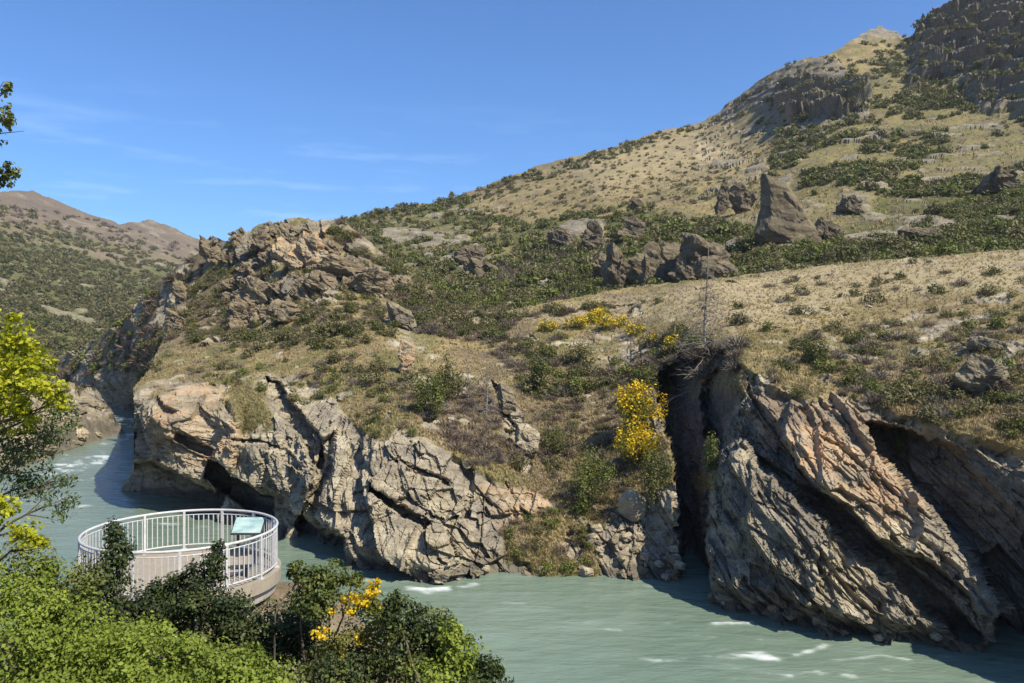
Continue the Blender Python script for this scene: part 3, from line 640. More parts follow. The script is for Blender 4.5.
# ------------------------------------------------------------------ foliage generators
def cloud(blobs, n, leaf, rng, clumps=14, spread=.28, shell=.55, aspect=1.7, droop=0.):
    """leaf rhombi in clumps inside ellipsoids; blobs = [(cx,cy,cz,rx,ry,rz)], returns V, Q, var"""
    blobs = np.asarray(blobs, float); vol = (blobs[:, 3]*blobs[:, 4]*blobs[:, 5])**.67; cnt = np.maximum(1, (n*vol/vol.sum()).astype(int))
    Vs = []; var = []
    for b, c in zip(blobs, cnt):
        cd = rng.normal(size=(clumps, 3)); cd /= np.linalg.norm(cd, axis=1, keepdims=True)
        cd *= (shell+(1-shell)*rng.random((clumps, 1)))*rng.uniform(.8, 1.12, (clumps, 1)); cv = rng.random(clumps)
        k = rng.integers(0, clumps, c); off = rng.normal(size=(c, 3))*spread*rng.uniform(.6, 1.1, (c, 1))
        p = (cd[k]+off); ln = np.linalg.norm(p, axis=1, keepdims=True); p = np.where(ln > 1.25, p/ln*1.2, p)
        nrm = p+rng.normal(size=(c, 3))*.75+np.array([0, 0, .5]); nrm /= np.linalg.norm(nrm, axis=1, keepdims=True)
        p = b[:3]+p*b[3:]
        a = np.cross(nrm, rng.normal(size=(c, 3))); a[:, 2] -= droop; a /= np.linalg.norm(a, axis=1, keepdims=True)+1e-9; bb = np.cross(nrm, a)
        L = leaf*rng.uniform(.6, 1.3, (c, 1)); W = L/aspect
        Vs.append(np.stack([p-a*L*.5, p+bb*W*.5+nrm*L*.06, p+a*L*.5, p-bb*W*.5+nrm*L*.06], 1).reshape(-1, 3))
        var.append(np.repeat(np.clip(.65*cv[k]+.45*rng.random(c)-.05, 0, 1), 4))
    V = np.vstack(Vs); Q = np.arange(len(V)).reshape(-1, 4); return V, Q, np.concatenate(var)
def twigs(n, rng, w=.02, h=1., spread=1., per=3):
    """bare sprays: thin blades fanning up from the base"""
    d = rng.normal(size=(n, 3))*np.array([spread, spread, .5]); d[:, 2] = np.abs(d[:, 2])+.35; d /= np.linalg.norm(d, axis=1, keepdims=True)
    a0 = d*rng.uniform(.0, .7, (n, 1)); L = rng.uniform(.2, .55, (n, 1)); dd = d+rng.normal(size=(n, 3))*.45; dd /= np.linalg.norm(dd, axis=1, keepdims=True)
    e = a0+dd*L; e[:, 2] = np.abs(e[:, 2]); sd = np.cross(dd, rng.normal(size=(n, 3))); sd /= np.linalg.norm(sd, axis=1, keepdims=True)
    sc = np.array([1, 1, h]); V = np.stack([(a0-sd*w)*sc, (a0+sd*w)*sc, e*sc], 1).reshape(-1, 3)
    return V, np.arange(len(V)).reshape(-1, 3), np.repeat(rng.random(n), 3)
def leafmesh(name, V, Q, var, mat): return mesh_data(name, V, Q, False, {'var': var}, mat)
def stems(base, tips, r=.03, rng=RNG, fork=2):
    mb = MB()
    for t in tips:
        t = np.asarray(t, float); b = np.asarray(base, float)+rng.normal(size=3)*[.06, .06, 0]; L = np.linalg.norm(t-b)
        k = np.linspace(0, 1, 6)[:, None]; side = rng.normal(size=3)*.10*L
        p = b+(t-b)*k+side*np.sin(k*math.pi)+rng.normal(size=(6, 3))*.015*L; p[0] = b
        mb.tube(p, np.linspace(r, r*.3, 6), 5)
        for f in range(fork):
            j = rng.integers(2, 5); e = p[j]+(t-b)*rng.uniform(.08, .18)+rng.normal(size=3)*.06*L
            mb.tube(np.array([p[j], (p[j]+e)/2+rng.normal(size=3)*.03*L, e]), [r*.5, r*.35, r*.15], 4)
    return mb

KIND = {'dark': ('leaf_dark', 'shrub'), 'green': ('leaf_green', 'shrub'), 'olive': ('leaf_olive', 'shrub'), 'dull': ('leaf_dull', 'shrub')}
def dome_blobs(rng, k=4, h=1.):
    bl = [(0, 0, .45*h, .62, .62, .45*h)]
    for i in range(k):
        a = rng.uniform(0, 2*math.pi); r = rng.uniform(.35, .62); bl.append((r*math.cos(a), r*math.sin(a), rng.uniform(.25, .6)*h, rng.uniform(.3, .45), rng.uniform(.3, .45), rng.uniform(.25, .4)*h))
    return bl
def crown_shrub(name, px, py, w, h, kind, label, n=1600, leafpx=2.4, sh=bank, group=None, flowers=0, cat='shrub', P=None, seed=None):
    """one bush with its own foliage, stems and (maybe) flowers, standing on the terrain"""
    rng = np.random.default_rng(int(px*7+py*13)); P = at(sh, px, py) if P is None else np.array(P); k = P[1]/F
    wm, hm = w*k/2, h*k
    root = empty(name, P-np.array([0, 0, .15]))
    bl = np.array(dome_blobs(rng, 5)); bl[:, [0, 1, 3, 4]] *= wm; bl[:, [2, 5]] *= hm
    V, Q, var = cloud(bl, n, leafpx*k, rng, 16); obj('foliage', leafmesh('foliage', V, Q, var, M[kind]), root)
    stems((0, 0, 0), bl[:, :3], .035*max(wm, .5), rng, 1).build('stem', M['bark'], root, True)
    if flowers:
        up = bl.copy(); up[:, 2] += .12*hm
        V, Q, var = cloud(up, flowers, leafpx*k*1.0, rng, 9, .26, .8, 1.2)
        keep = np.repeat(V.reshape(-1, 4, 3)[:, 0, 2] > .2*hm, 4); V = V[keep]; var = var[keep]
        obj('flowers', leafmesh('flowers', V, np.arange(len(V)).reshape(-1, 4), var, M['flower']), root)['kind'] = 'stuff'
    tag(root, label, cat, group); return root

# notable bushes on the far bank: px, py of the foot, width and height in px
G_BIG = 'bushes on the far bank cliff'
for a in ((428, 414, 44, 52, 'leaf_green', 'large bright green bush on the middle of the far slope above the grey slabs', 2600),
          (452, 400, 42, 50, 'leaf_dark', 'dark green bush rising behind the large bright green bush on the slope', 1800),
          (538, 392, 30, 44, 'leaf_dark', 'tall narrow dark green bush alone on the slope right of the bare brown thicket', 1500),
          (591, 506, 58, 72, 'leaf_green', 'biggest green bush hanging down the cliff beside the yellow broom', 3600),
          (556, 452, 46, 30, 'leaf_dark', 'low dark green bush just left above the biggest cliff bush', 1400),
          (657, 502, 38, 58, 'leaf_dark', 'dark green bush below the yellow broom at the edge of the shadowed gully', 2000),
          (645, 392, 34, 34, 'leaf_dark', 'dark green bush above the yellow broom at the head of the gully', 1300),
          (711, 474, 26, 46, 'leaf_green', 'upright green bush growing on the rock right of the dark gully', 1300),
          (813, 363, 44, 32, 'leaf_dark', 'dark round bush standing out on the edge of the dry grass terrace', 1900),
          (797, 350, 26, 20, 'leaf_olive', 'small olive bush touching the dark round bush on the terrace edge', 700),
          (381, 375, 30, 22, 'leaf_olive', 'round olive bush on the grassy ledge left of the large bright green bush', 800),
          (578, 366, 34, 30, 'leaf_olive', 'olive bush below the flowering broom patch on the upper slope', 900),
          (905, 446, 26, 20, 'leaf_green', 'bright green bush at the lip of the shadowed right cliff', 900),
          (872, 395, 30, 18, 'leaf_green', 'low green bush on the slope right of the dark round bush', 800),
          (935, 400, 34, 26, 'leaf_olive', 'wide olive bush among grey twigs above the right cliff', 900),
          (335, 362, 22, 16, 'leaf_olive', 'small olive bush on the pale grass below the knoll rocks', 500),
          (518, 468, 24, 18, 'leaf_olive', 'small olive bush in the crack above the stony cliff corner', 500)):
    px, py, w, h, k, lab, n = a
    crown_shrub('bush', px, py, w, h, k, lab, n, 2.3)
crown_shrub('broom_bush', 643, 430, 66, 48, 'leaf_broom', 'upper yellow flowering broom bush on the far cliff beside the dark gully', 2600, 2.4, flowers=2300, cat='broom bush')
crown_shrub('broom_bush', 638, 468, 58, 48, 'leaf_broom', 'lower yellow flowering broom bush on the far cliff above the round boulder', 2300, 2.4, flowers=1700, cat='broom bush')
for px, py, w, h, fl, lab in ((550, 331, 28, 12, 130, 'small broom bush at the far left end of the row across the upper slope'), (593, 323, 26, 12, 200, 'broom bush between the leftmost patch and the brightest bush of the row'), (657, 343, 24, 12, 120, 'small broom bush between the row and the pale patch by the dead tree'), (575, 328, 34, 14, 260, 'leftmost pale yellow broom patch on the upper slope below the bench'), (612, 330, 40, 18, 420, 'brightest broom bush in the row across the upper slope'), (636, 335, 30, 14, 200, 'broom bush at the right end of the upper slope row'), (672, 350, 30, 18, 180, 'pale yellow broom bush left of the dead tree'), (600, 316, 24, 10, 160, 'small broom bush nearest the bench crest')):
    crown_shrub('broom_bush', px, py, w, h, 'leaf_broom', lab, 500, 2.0, flowers=fl, cat='broom bush')

# scattered shrubs: prototypes, then copies
def proto(kind, seed, n, leaf):
    rng = np.random.default_rng(seed)
    if kind in ('twig', 'twig_brown'):
        V, Q, var = twigs(n, rng, .022, .8); return leafmesh('twiggy_shrub', V, Q, var, M[kind])
    bl = dome_blobs(rng, 4, .95); V, Q, var = cloud(bl, n, leaf, rng, 9, .3); return leafmesh('shrub', V, Q, var, M[kind])
PROTO = {k: [proto(k, 50+i+7*j, n, lf) for i in range(4)] for j, (k, n, lf) in enumerate((('leaf_dark', 420, .17), ('leaf_olive', 380, .17), ('leaf_green', 420, .17), ('twig', 420, .1), ('twig_brown', 420, .1)))}
PV = {}
for k, L in PROTO.items():
    PV[k] = []
    for me in L:
        V = np.empty(len(me.vertices)*3, np.float32); me.vertices.foreach_get('co', V); a = np.empty(len(me.vertices), np.float32); me.attributes['var'].data.foreach_get('value', a)
        PV[k].append((V.reshape(-1, 3), a))
cand = []   # (apparent px, P, size m, kind, region)
def scatter(sh, poly, n, sz, kinds, region, squash=1.05, avoid_rock=.5, noise_sc=None, thr=-9):
    poly = np.array(poly, float); lo = poly.min(0); hi = poly.max(0); got = 0
    for _ in range(30):
        x = RNG.uniform(lo[0], hi[0], n*2); y = RNG.uniform(lo[1], hi[1], n*2); ok = poly_sd(poly, x, y) > 0
        P, in_, i, j = at_many(sh, x, y); ok &= in_ & (sh.m['rock'][i, j] < avoid_rock)
        if noise_sc: ok &= fbm(P/noise_sc, 3, 777) > thr
        for p in P[ok]:
            s_ = RNG.uniform(*sz)*RNG.choice([1, 1, .7, 1.35])*1.2; k = kinds[RNG.integers(len(kinds))]
            cand.append((s_*2*F/p[1], p, s_, k, region, squash)); got += 1
            if got >= n: return
D_, O_, G_, T_, B_ = 'leaf_dark', 'leaf_olive', 'leaf_green', 'twig', 'twig_brown'
scatter(bank, [(725, 290), (860, 266), (1030, 252), (1200, 240), (1200, 330), (860, 345), (730, 345)], 95, (.45, 1.0), [D_, O_, O_, T_], 'terrace')
scatter(bank, [(820, 330), (1200, 290), (1200, 470), (960, 430), (860, 400), (760, 375)], 420, (.3, .9), [O_, O_, G_, T_, T_, B_, D_], 'upper right slope')
scatter(bank, [(500, 315), (660, 300), (700, 350), (660, 400), (540, 400), (460, 330)], 260, (.4, 1.1), [O_, D_, G_, O_, T_, B_], 'upper slope', noise_sc=9, thr=-.15)
scatter(bank, [(520, 400), (655, 385), (620, 520), (560, 500)], 200, (.3, .7), [B_, T_, B_, O_], 'dry gully slope')
scatter(bank, [(400, 395), (480, 380), (520, 420), (515, 470), (470, 470), (430, 430)], 120, (.4, .9), [B_, B_, T_], 'bare thicket')
scatter(bank, [(150, 345), (420, 315), (430, 400), (330, 385), (150, 385)], 110, (.3, .8), [O_, O_, B_, G_, T_], 'grassy ledge', noise_sc=10, thr=-.1)
scatter(bank, [(340, 222), (380, 250), (470, 310), (420, 320), (370, 275), (330, 235)], 130, (.6, 1.2), [O_, B_, D_], 'knoll', avoid_rock=.8)
scatter(bank, [(225, 335), (400, 320), (410, 345), (230, 352)], 70, (.6, 1.1), [O_, D_, O_], 'scrub row below the knoll')
scatter(bank, [(405, 290), (470, 312), (520, 318), (500, 345), (420, 335), (395, 310)], 230, (.5, 1.2), [B_, O_, B_, T_, D_], 'saddle')
scatter(bank, [(140, 300), (230, 245), (420, 285), (400, 330), (160, 345)], 420, (.4, 1.1), [B_, O_, D_, O_], 'knoll', avoid_rock=.8)
scatter(bank, [(480, 490), (610, 500), (600, 575), (500, 575)], 60, (.25, .6), [O_, B_, G_], 'cliff foot', avoid_rock=.7)
scatter(bank, [(660, 340), (750, 340), (740, 375), (660, 385)], 70, (.6, 1.2), [T_, T_, B_], 'dead tree thicket', avoid_rock=2)
scatter(bank, [(240, 385), (400, 380), (420, 450), (300, 430)], 60, (.25, .6), [O_, G_, T_], 'slab top', avoid_rock=.9)
scatter(bank, [(740, 370), (900, 385), (1000, 440), (900, 440), (800, 410)], 40, (.3, .6), [O_, G_, T_], 'cliff lip', avoid_rock=.9)
# hill
scatter(hill, [(330, 218), (460, 200), (520, 225), (640, 205), (730, 225), (800, 240), (900, 235), (1030, 225), (1200, 220), (1200, 275), (760, 292), (600, 322), (400, 310)], 3400, (.5, 1.9), [D_, G_, O_, G_, O_], 'hill foot', noise_sc=18, thr=-.4)
scatter(hill, [(450, 280), (560, 245), (680, 280), (600, 322), (450, 320)], 1100, (.6, 1.4), [B_, B_, T_, O_], 'hollow')
scatter(hill, [(780, 130), (900, 60), (1030, 110), (1200, 120), (1200, 240), (900, 240), (760, 200)], 3400, (.45, 1.7), [O_, G_, O_, G_, D_], 'hill right', noise_sc=14, thr=-.05)
scatter(hill, [(450, 200), (700, 125), (780, 130), (770, 210), (640, 205), (520, 222)], 700, (.5, 1.1), [O_, O_, 'leaf_olive', B_], 'hill crest slope')
scatter(hill, [(340, 220), (470, 192), (620, 145), (720, 118), (720, 124), (620, 156), (470, 205), (350, 232)], 300, (.9, 2.), [O_, D_], 'ridge line')
scatter(hill, [(860, 40), (960, 20), (1030, 20), (1030, 110), (900, 110)], 350, (1., 2.4), [D_, O_], 'crag scrub', avoid_rock=2)
scatter(hill, [(720, 112), (800, 60), (880, 60), (880, 125), (760, 125)], 200, (.8, 2.), [D_, O_], 'crag scrub', avoid_rock=2)
scatter(gorge, [(30, 372), (100, 340), (190, 260), (228, 260), (228, 380), (60, 392)], 420, (.8, 1.8), [O_, B_, B_, G_], 'gorge slope', avoid_rock=.8)
scatter(spit, [(-100, 360), (8, 375), (80, 392), (100, 410), (0, 440), (-100, 450)], 90, (.5, 1.3), [O_, G_, T_], 'spit', avoid_rock=.8)
scatter(mount, [(-60, 230), (60, 235), (210, 265), (210, 370), (-60, 370)], 4200, (1.2, 2.8), [O_, O_, D_], 'mountain', noise_sc=40, thr=-.3)
scatter(mount, [(-60, 190), (100, 220), (210, 250), (210, 265), (60, 235), (-60, 230)], 260, (2., 4.), [B_, O_], 'mountain')
scatter(mount, [(-60, 300), (120, 290), (180, 330), (120, 376), (-60, 376)], 900, (1., 2.2), [O_, D_, O_], 'mountain')
cand.sort(key=lambda c: -c[0])
PLACE = {'terrace': 'on the dry grass terrace across the river', 'upper right slope': 'on the scrubby slope above the right cliff', 'upper slope': 'on the upper slope around the flowering broom', 'dry gully slope': 'on the dry brown slope left of the yellow broom',
         'bare thicket': 'in the bare brown thicket above the grey slabs', 'grassy ledge': 'on the grassy ledge above the left cliff', 'scrub row below the knoll': 'in the scrub row at the foot of the knoll rocks', 'saddle': 'in the dark scrub of the saddle right of the knoll',
         'knoll': 'among the rocks of the knoll', 'cliff foot': 'on the grassy cliff foot by the water', 'dead tree thicket': 'in the grey thicket around the dead tree', 'slab top': 'on top of the tilted grey slabs', 'cliff lip': 'along the lip of the right cliff',
         'hill foot': 'in the green scrub at the foot of the hill', 'hollow': 'in the brown hollow behind the bench', 'hill right': 'on the right flank of the hill', 'hill crest slope': 'on the tan upper slope of the hill', 'ridge line': 'on the ridge line of the hill', 'crag scrub': 'among the high crags', 'gorge slope': 'on the slope of the upstream gorge', 'spit': 'on the rocky spit beside the upstream rapid', 'mountain': 'on the far mountain'}
KN = {'leaf_dark': 'dark green', 'leaf_olive': 'olive green', 'leaf_green': 'fresh green', 'twig': 'bare grey twiggy', 'twig_brown': 'bare brown twiggy'}
rest = {}
def in_view(p): x = p[0]/p[1]*F+CX; y = CY-p[2]/p[1]*F; return -10 < x < 1034 and -10 < y < 690
nind = 0
for ap, p, s_, k, reg, sq in cand:
    v = RNG.integers(4); rz = RNG.uniform(0, 6.28)
    if nind < 285 and in_view(p):
        nind += 1; nm = 'twiggy_shrub' if k.startswith('twig') else 'shrub'
        o = obj(nm, PROTO[k][v]); o.location = p-np.array([0, 0, .12*s_]); o.rotation_euler = (0, 0, rz); o.scale = (s_, s_, s_*sq*RNG.uniform(.9, 1.3))
        tag(o, KN[k]+' shrub '+PLACE[reg], 'shrub', KN[k]+' shrubs '+PLACE[reg])
    else: rest.setdefault('brown' if k.startswith('twig') else 'green', []).append((p, s_, k, v, rz, sq))
for tn, L in rest.items():
    bymat = {}
    for p, s_, k, v, rz, sq in L:
        V, a = PV[k][v]; per = 3 if k.startswith('twig') else 4; far = p[1] > 160
        if far:
            stepn = 4 if p[1] > 300 else 3; A = V.reshape(-1, per, 3)[::stepn]; c = A.mean(1, keepdims=True); A = c+(A-c)*(2.1 if stepn == 4 else 1.8); V = A.reshape(-1, 3); a = a.reshape(-1, per)[::stepn].ravel()
        ca, sa = math.cos(rz), math.sin(rz); Vr = V @ np.array([[ca, sa, 0], [-sa, ca, 0], [0, 0, 1]])*[s_, s_, s_*sq*RNG.uniform(.9, 1.3)]+p-[0, 0, .12*s_]
        bymat.setdefault(k, []).append((Vr, np.clip(a+RNG.uniform(-.2, .2), 0, 1), per))
    Vall = []; Fa = {}; va = []; n = 0; mats = sorted(bymat); mi = []
    for q_i, k in enumerate(mats):
        V = np.vstack([b[0] for b in bymat[k]]); per = bymat[k][0][2]
        f = np.arange(len(V)).reshape(-1, per)+n; Fa.setdefault(k, f); n += len(V); Vall.append(V); va.append(np.concatenate([b[1] for b in bymat[k]])); mi.append(np.full(len(f), q_i, np.int32))
    me = mesh_data('scrub', np.vstack(Vall), [Fa[k] for k in mats], False, {'var': np.concatenate(va)})
    for k in mats: me.materials.append(M[k])
    me.polygons.foreach_set('material_index', np.concatenate(mi))
    tag(obj('scrub' if tn == 'green' else 'dry_scrub', me), ('small green scrub covering the far hillsides' if tn == 'green' else 'bare brown scrub covering the far slopes'), 'scrub', kind='stuff')
print('shrubs', nind, {k: len(v) for k, v in rest.items()})

# tussock grass as ground cover
def tussock(sh, n, rockmax=.35, dmax=140):
    i = RNG.integers(0, sh.P.shape[0], n*3); j = RNG.integers(0, sh.P.shape[1], n*3); P = sh.P[i, j]
    ok = (sh.m['rock'][i, j] < rockmax) & (P[:, 1] < dmax); P = P[ok][:n]; return P
def tufts(P, blades, hgt, wid):
    n = len(P); hs = RNG.uniform(.5, 1.3, (n, 1))*hgt; Vs = []; va = []; base = RNG.random(n)
    for b in range(blades):
        a = RNG.uniform(0, 6.28, n); r = RNG.uniform(.0, .25, n)[:, None]*hs; d = np.stack([np.cos(a), np.sin(a), 0*a], -1); q = P+d*r
        tip = q+d*hs*RNG.uniform(.2, .8, (n, 1)); tip[:, 2] += hs[:, 0]*RNG.uniform(.6, 1, n); sd = np.stack([-np.sin(a+.5), np.cos(a+.5), 0*a], -1)*wid
        Vs.append(np.stack([q-sd, q+sd, tip], 1)); va.append(np.repeat(np.clip(base*.6+RNG.random(n)*.4, 0, 1)[:, None], 3, 1))
    V = np.stack(Vs, 1).reshape(-1, 3); return V, np.arange(len(V)).reshape(-1, 3), np.stack(va, 1).ravel()
Pt = tussock(bank, 42000); V, Q, va = tufts(Pt, 7, .30, .032)
tag(obj('grass', leafmesh('grass', V, Q, va, M['straw'])), 'dry straw coloured tussock grass over the far bank', 'grass', kind='stuff')
Pt = tussock(hill, 16000, .35, 330); V, Q, va = tufts(Pt, 6, .75, .10)
tag(obj('grass', leafmesh('grass', V, Q, va, M['straw'])), 'dry tussock grass over the hill behind', 'grass', kind='stuff')

# ------------------------------------------------------------------ rocks
def ico(sub):
    import bmesh
    bm = bmesh.new(); bmesh.ops.create_icosphere(bm, subdivisions=sub, radius=1); bm.verts.ensure_lookup_table()
    V = np.array([v.co[:] for v in bm.verts]); T = np.array([[v.index for v in f.verts] for f in bm.faces]); bm.free(); return V, T
IC = {4: ico(4), 5: ico(5), 6: ico(6)}
def rock_mesh(name, dims, seed, mat, sub=5, planes=14, lean=(0, 0), point=0, rough=.06, rz=0, boxy=False):
    rng = np.random.default_rng(seed); V, T = IC[sub]
    th = rng.uniform(.25, .6); R1 = np.array([[math.cos(th), 0, -math.sin(th)], [0, 1, 0], [math.sin(th), 0, math.cos(th)]]); ph = rng.uniform(-.5, .5)
    R2 = np.array([[math.cos(ph), math.sin(ph), 0], [-math.sin(ph), math.cos(ph), 0], [0, 0, 1]]); B = V @ (R2 @ R1).T
    h0 = rng.uniform(.62, .95, 6) if planes > 7 and not boxy else np.full(6, .95)
    r = np.minimum.reduce([np.where(sg*B[:, ax] > .05, h0[ax*2+(sg > 0)]/np.maximum(sg*B[:, ax], .05), 9) for ax in range(3) for sg in (-1, 1)])
    n = rng.normal(size=(planes, 3)); n /= np.linalg.norm(n, axis=1, keepdims=True); h = rng.uniform(.66, 1.0, planes)
    dn = V @ n.T; r = np.minimum(r, np.where(dn > .05, h/np.maximum(dn, .05), 9).min(1)); r = np.minimum(r, 1.15)
    U = V*r[:, None]
    U = U*np.array(dims)/2.; z = U[:, 2]/dims[2]+.5
    tp = 1-point*np.clip(z, 0, 1)
    U[:, 0] *= tp; U[:, 1] *= tp; U[:, 0] += lean[0]*(z-.3)*dims[2]; U[:, 1] += lean[1]*(z-.3)*dims[2]
    sc = min(dims[0], dims[2]); big = max(dims)
    if planes > 6:
        uu = (U[:, 0]*math.cos(th)-U[:, 2]*math.sin(th))/sc; vv = (U[:, 0]*math.sin(th)+U[:, 2]*math.cos(th)-.3*U[:, 1])/sc; d = 0
        for t_, l_, am in ((.30, .8, .05), (.12, .35, .018)):
            Rb, fu, fv, du_, dv_ = bricks(uu+seed*3.1, vv+seed*1.7, t_, l_, seed)
            d = d+am*(Rb[:, 0]-.5)*2-am*.8*(1-sstep(0, .03, dv_))*(Rb[:, 1] > .5)
        for k_, am in ((.55, .16), (.25, .075), (.11, .03)):
            F1, F2, Rv, Ov = voro(np.stack([uu/k_/1.5, vv/k_, U[:, 1]/sc/k_], -1)+seed*1.3, seed+3)
            d = d+am*((Rv[:, 0]-.5)+1.3*((Rv[:, 1]-.5)*Ov[:, 0]+(Rv[:, 2]-.5)*Ov[:, 1]))
        d = sc*(d*rough/.06*(.5 if big > 5 else .8)+.08*fbm(U/sc*2+seed, 4, seed))
    else: d = rough*sc*fbm(U/sc*1.8+seed, 4, seed)
    U = U+V*d[:, None]
    ca, sa = math.cos(rz), math.sin(rz); U = U @ np.array([[ca, sa, 0], [-sa, ca, 0], [0, 0, 1]])
    return mesh_data(name, U, T, False, None, mat)
def place_rock(px, py, w, h, sh, label, mat='rock', dd=.9, seed=1, sub=5, name='boulder', cat='boulder', group=None, fwd=0., **kw):
    """px, py = middle of the foot of the rock; w, h in px as seen"""
    P = at(sh, px, py).copy(); k = P[1]/F; W, H = w*k, h*k
    me = rock_mesh(name, (W, W*dd, H*1.25), seed, M[mat], sub, **kw)
    P = P*(1-fwd/P[1]); o = obj(name, me); o.location = (P[0], P[1], P[2]+H*.36); tag(o, label, cat, group); return o
rk = 'rock outcrop'
for a in ((789, 239, 78, 62, hill, 'tall pointed rock fin with a dark shaded left side on the hill', 'rock_far', .5, 3, dict(point=.72, lean=(-.38, 0), fwd=5, planes=8, rough=.035, boxy=True)),
          (826, 236, 36, 18, hill, 'sloping rock shoulder just right of the tall pointed fin', 'rock_far', .8, 5, dict(point=.3, fwd=3)),
          (721, 210, 22, 38, hill, 'small pointed rock fin left of the tall fin', 'rock_far', .5, 7, dict(point=.75, lean=(.10, 0), fwd=4, planes=9, rough=.075, boxy=True)),
          (742, 212, 34, 30, hill, 'broken dark rock between the two pointed fins', 'rock_far', .7, 9, dict(fwd=2)),
          (632, 238, 32, 28, hill, 'rounded grey rock sitting high on the hollowed outcrop', 'rock_far', .8, 11, dict(fwd=3)),
          (636, 210, 15, 14, hill, 'small pale rock balanced above the rounded grey rock', 'rock_far', .8, 13, dict(fwd=3)),
          (615, 285, 26, 46, hill, 'left pillar of the hollowed outcrop with a deep dark cleft beside it', 'rock_far', .8, 15, dict(fwd=4)),
          (662, 284, 96, 52, hill, 'broad dark back wall of the hollowed outcrop behind the bench', 'rock_far', .4, 17, dict(fwd=0)),
          (647, 287, 15, 40, hill, 'narrow middle pillar between the two dark clefts of the hollowed outcrop', 'rock_far', .9, 18, dict(fwd=5)),
          (694, 282, 56, 46, hill, 'large right block of the hollowed outcrop', 'rock_far', .8, 19, dict(fwd=3, lean=(.15, 0))),
          (722, 282, 44, 26, hill, 'low striped rock sloping down right to the bench crest', 'rock_far', .7, 21, dict(fwd=5, lean=(-.6, 0))),
          (604, 276, 22, 22, hill, 'small pale jagged rock at the left foot of the hollowed outcrop', 'rock_far', .8, 22, dict(fwd=3)),
          (592, 247, 32, 34, hill, 'egg shaped rock split by a dark cleft on the green hillside', 'rock_far', .7, 23, dict(fwd=2, point=.3)),
          (563, 247, 30, 22, hill, 'low dark wedge rock left of the split egg shaped rock', 'rock_far', .8, 25, dict(lean=(-.4, 0))),
          (543, 291, 17, 15, hill, 'pale leaning boulder alone in the brown hollow', 'rock_pale', .7, 27, dict(lean=(.4, 0), fwd=2)),
          (514, 306, 22, 8, hill, 'flat pale boulder low in the brown hollow', 'rock_pale', .8, 29, dict(fwd=2)),
          (484, 276, 34, 22, hill, 'dark jagged rock at the lower end of the green gully', 'rock_far', .8, 31, dict(lean=(-.5, 0))),
          (470, 262, 34, 20, hill, 'dark rock halfway along the line of crags in the green gully', 'rock_far', .8, 33, dict()),
          (925, 238, 50, 15, hill, 'long low slab on the green slope behind the bench', 'rock_far', .8, 35, dict(lean=(-.8, 0), fwd=2)),
          (850, 216, 30, 20, hill, 'squat grey rock right of the tall fin on the hill', 'rock_far', .8, 37, dict()),
          (1000, 195, 44, 26, hill, 'dark rock ledge at the right edge of the hill', 'rock_far', .8, 39, dict())):
    px, py, w, h, sh, lab, mt, dd, sd, kw = a; kw.setdefault('rough', .11)
    place_rock(px, py, w, h, sh, lab, mt, dd, sd, 5, 'rock_outcrop', 'rock outcrop', **kw)
for a in ((633, 514, 26, 24, bank, 'smooth round grey boulder resting on the cliff below the broom', 'rock_pale', .9, 41, dict(planes=5, rough=.03, fwd=.5)),
          (978, 385, 52, 30, bank, 'big square boulder on the scrubby slope near the right edge', 'rock', .9, 43, dict(fwd=1)),
          (985, 350, 40, 12, bank, 'low flat boulder behind the big square boulder', 'rock', .9, 45, dict()),
          (124, 496, 26, 40, bank, 'pale boulder standing in the river at the tip of the left cliff', 'rock_pale', .8, 47, dict(point=.3, lean=(.25, 0))),
          (293, 547, 15, 20, bank, 'pale pointed boulder in the dark water right of the platform', 'rock_pale', .8, 49, dict(point=.3, fwd=2)),
          (612, 468, 12, 9, bank, 'small grey boulder left of the lower broom bush', 'rock', .8, 51, dict()),
          (406, 372, 18, 34, bank, 'upright orange rock stub on the grassy ledge', 'rock_orange', .7, 53, dict(fwd=.5)),
          (510, 412, 24, 28, bank, 'dark edged rock rib on the middle of the slope', 'rock', .8, 55, dict(lean=(-.3, 0))),
          (530, 450, 26, 26, bank, 'pale rock rib lower down the middle slope', 'rock_pale', .8, 57, dict(lean=(-.4, 0))),
          (405, 328, 30, 26, bank, 'sloping pale slab at the right foot of the knoll', 'rock', .8, 59, dict(lean=(-.6, 0)))):
    px, py, w, h, sh, lab, mt, dd, sd, kw = a
    place_rock(px, py, w, h, sh, lab, mt, dd, sd, 5, 'boulder', 'boulder', **kw)
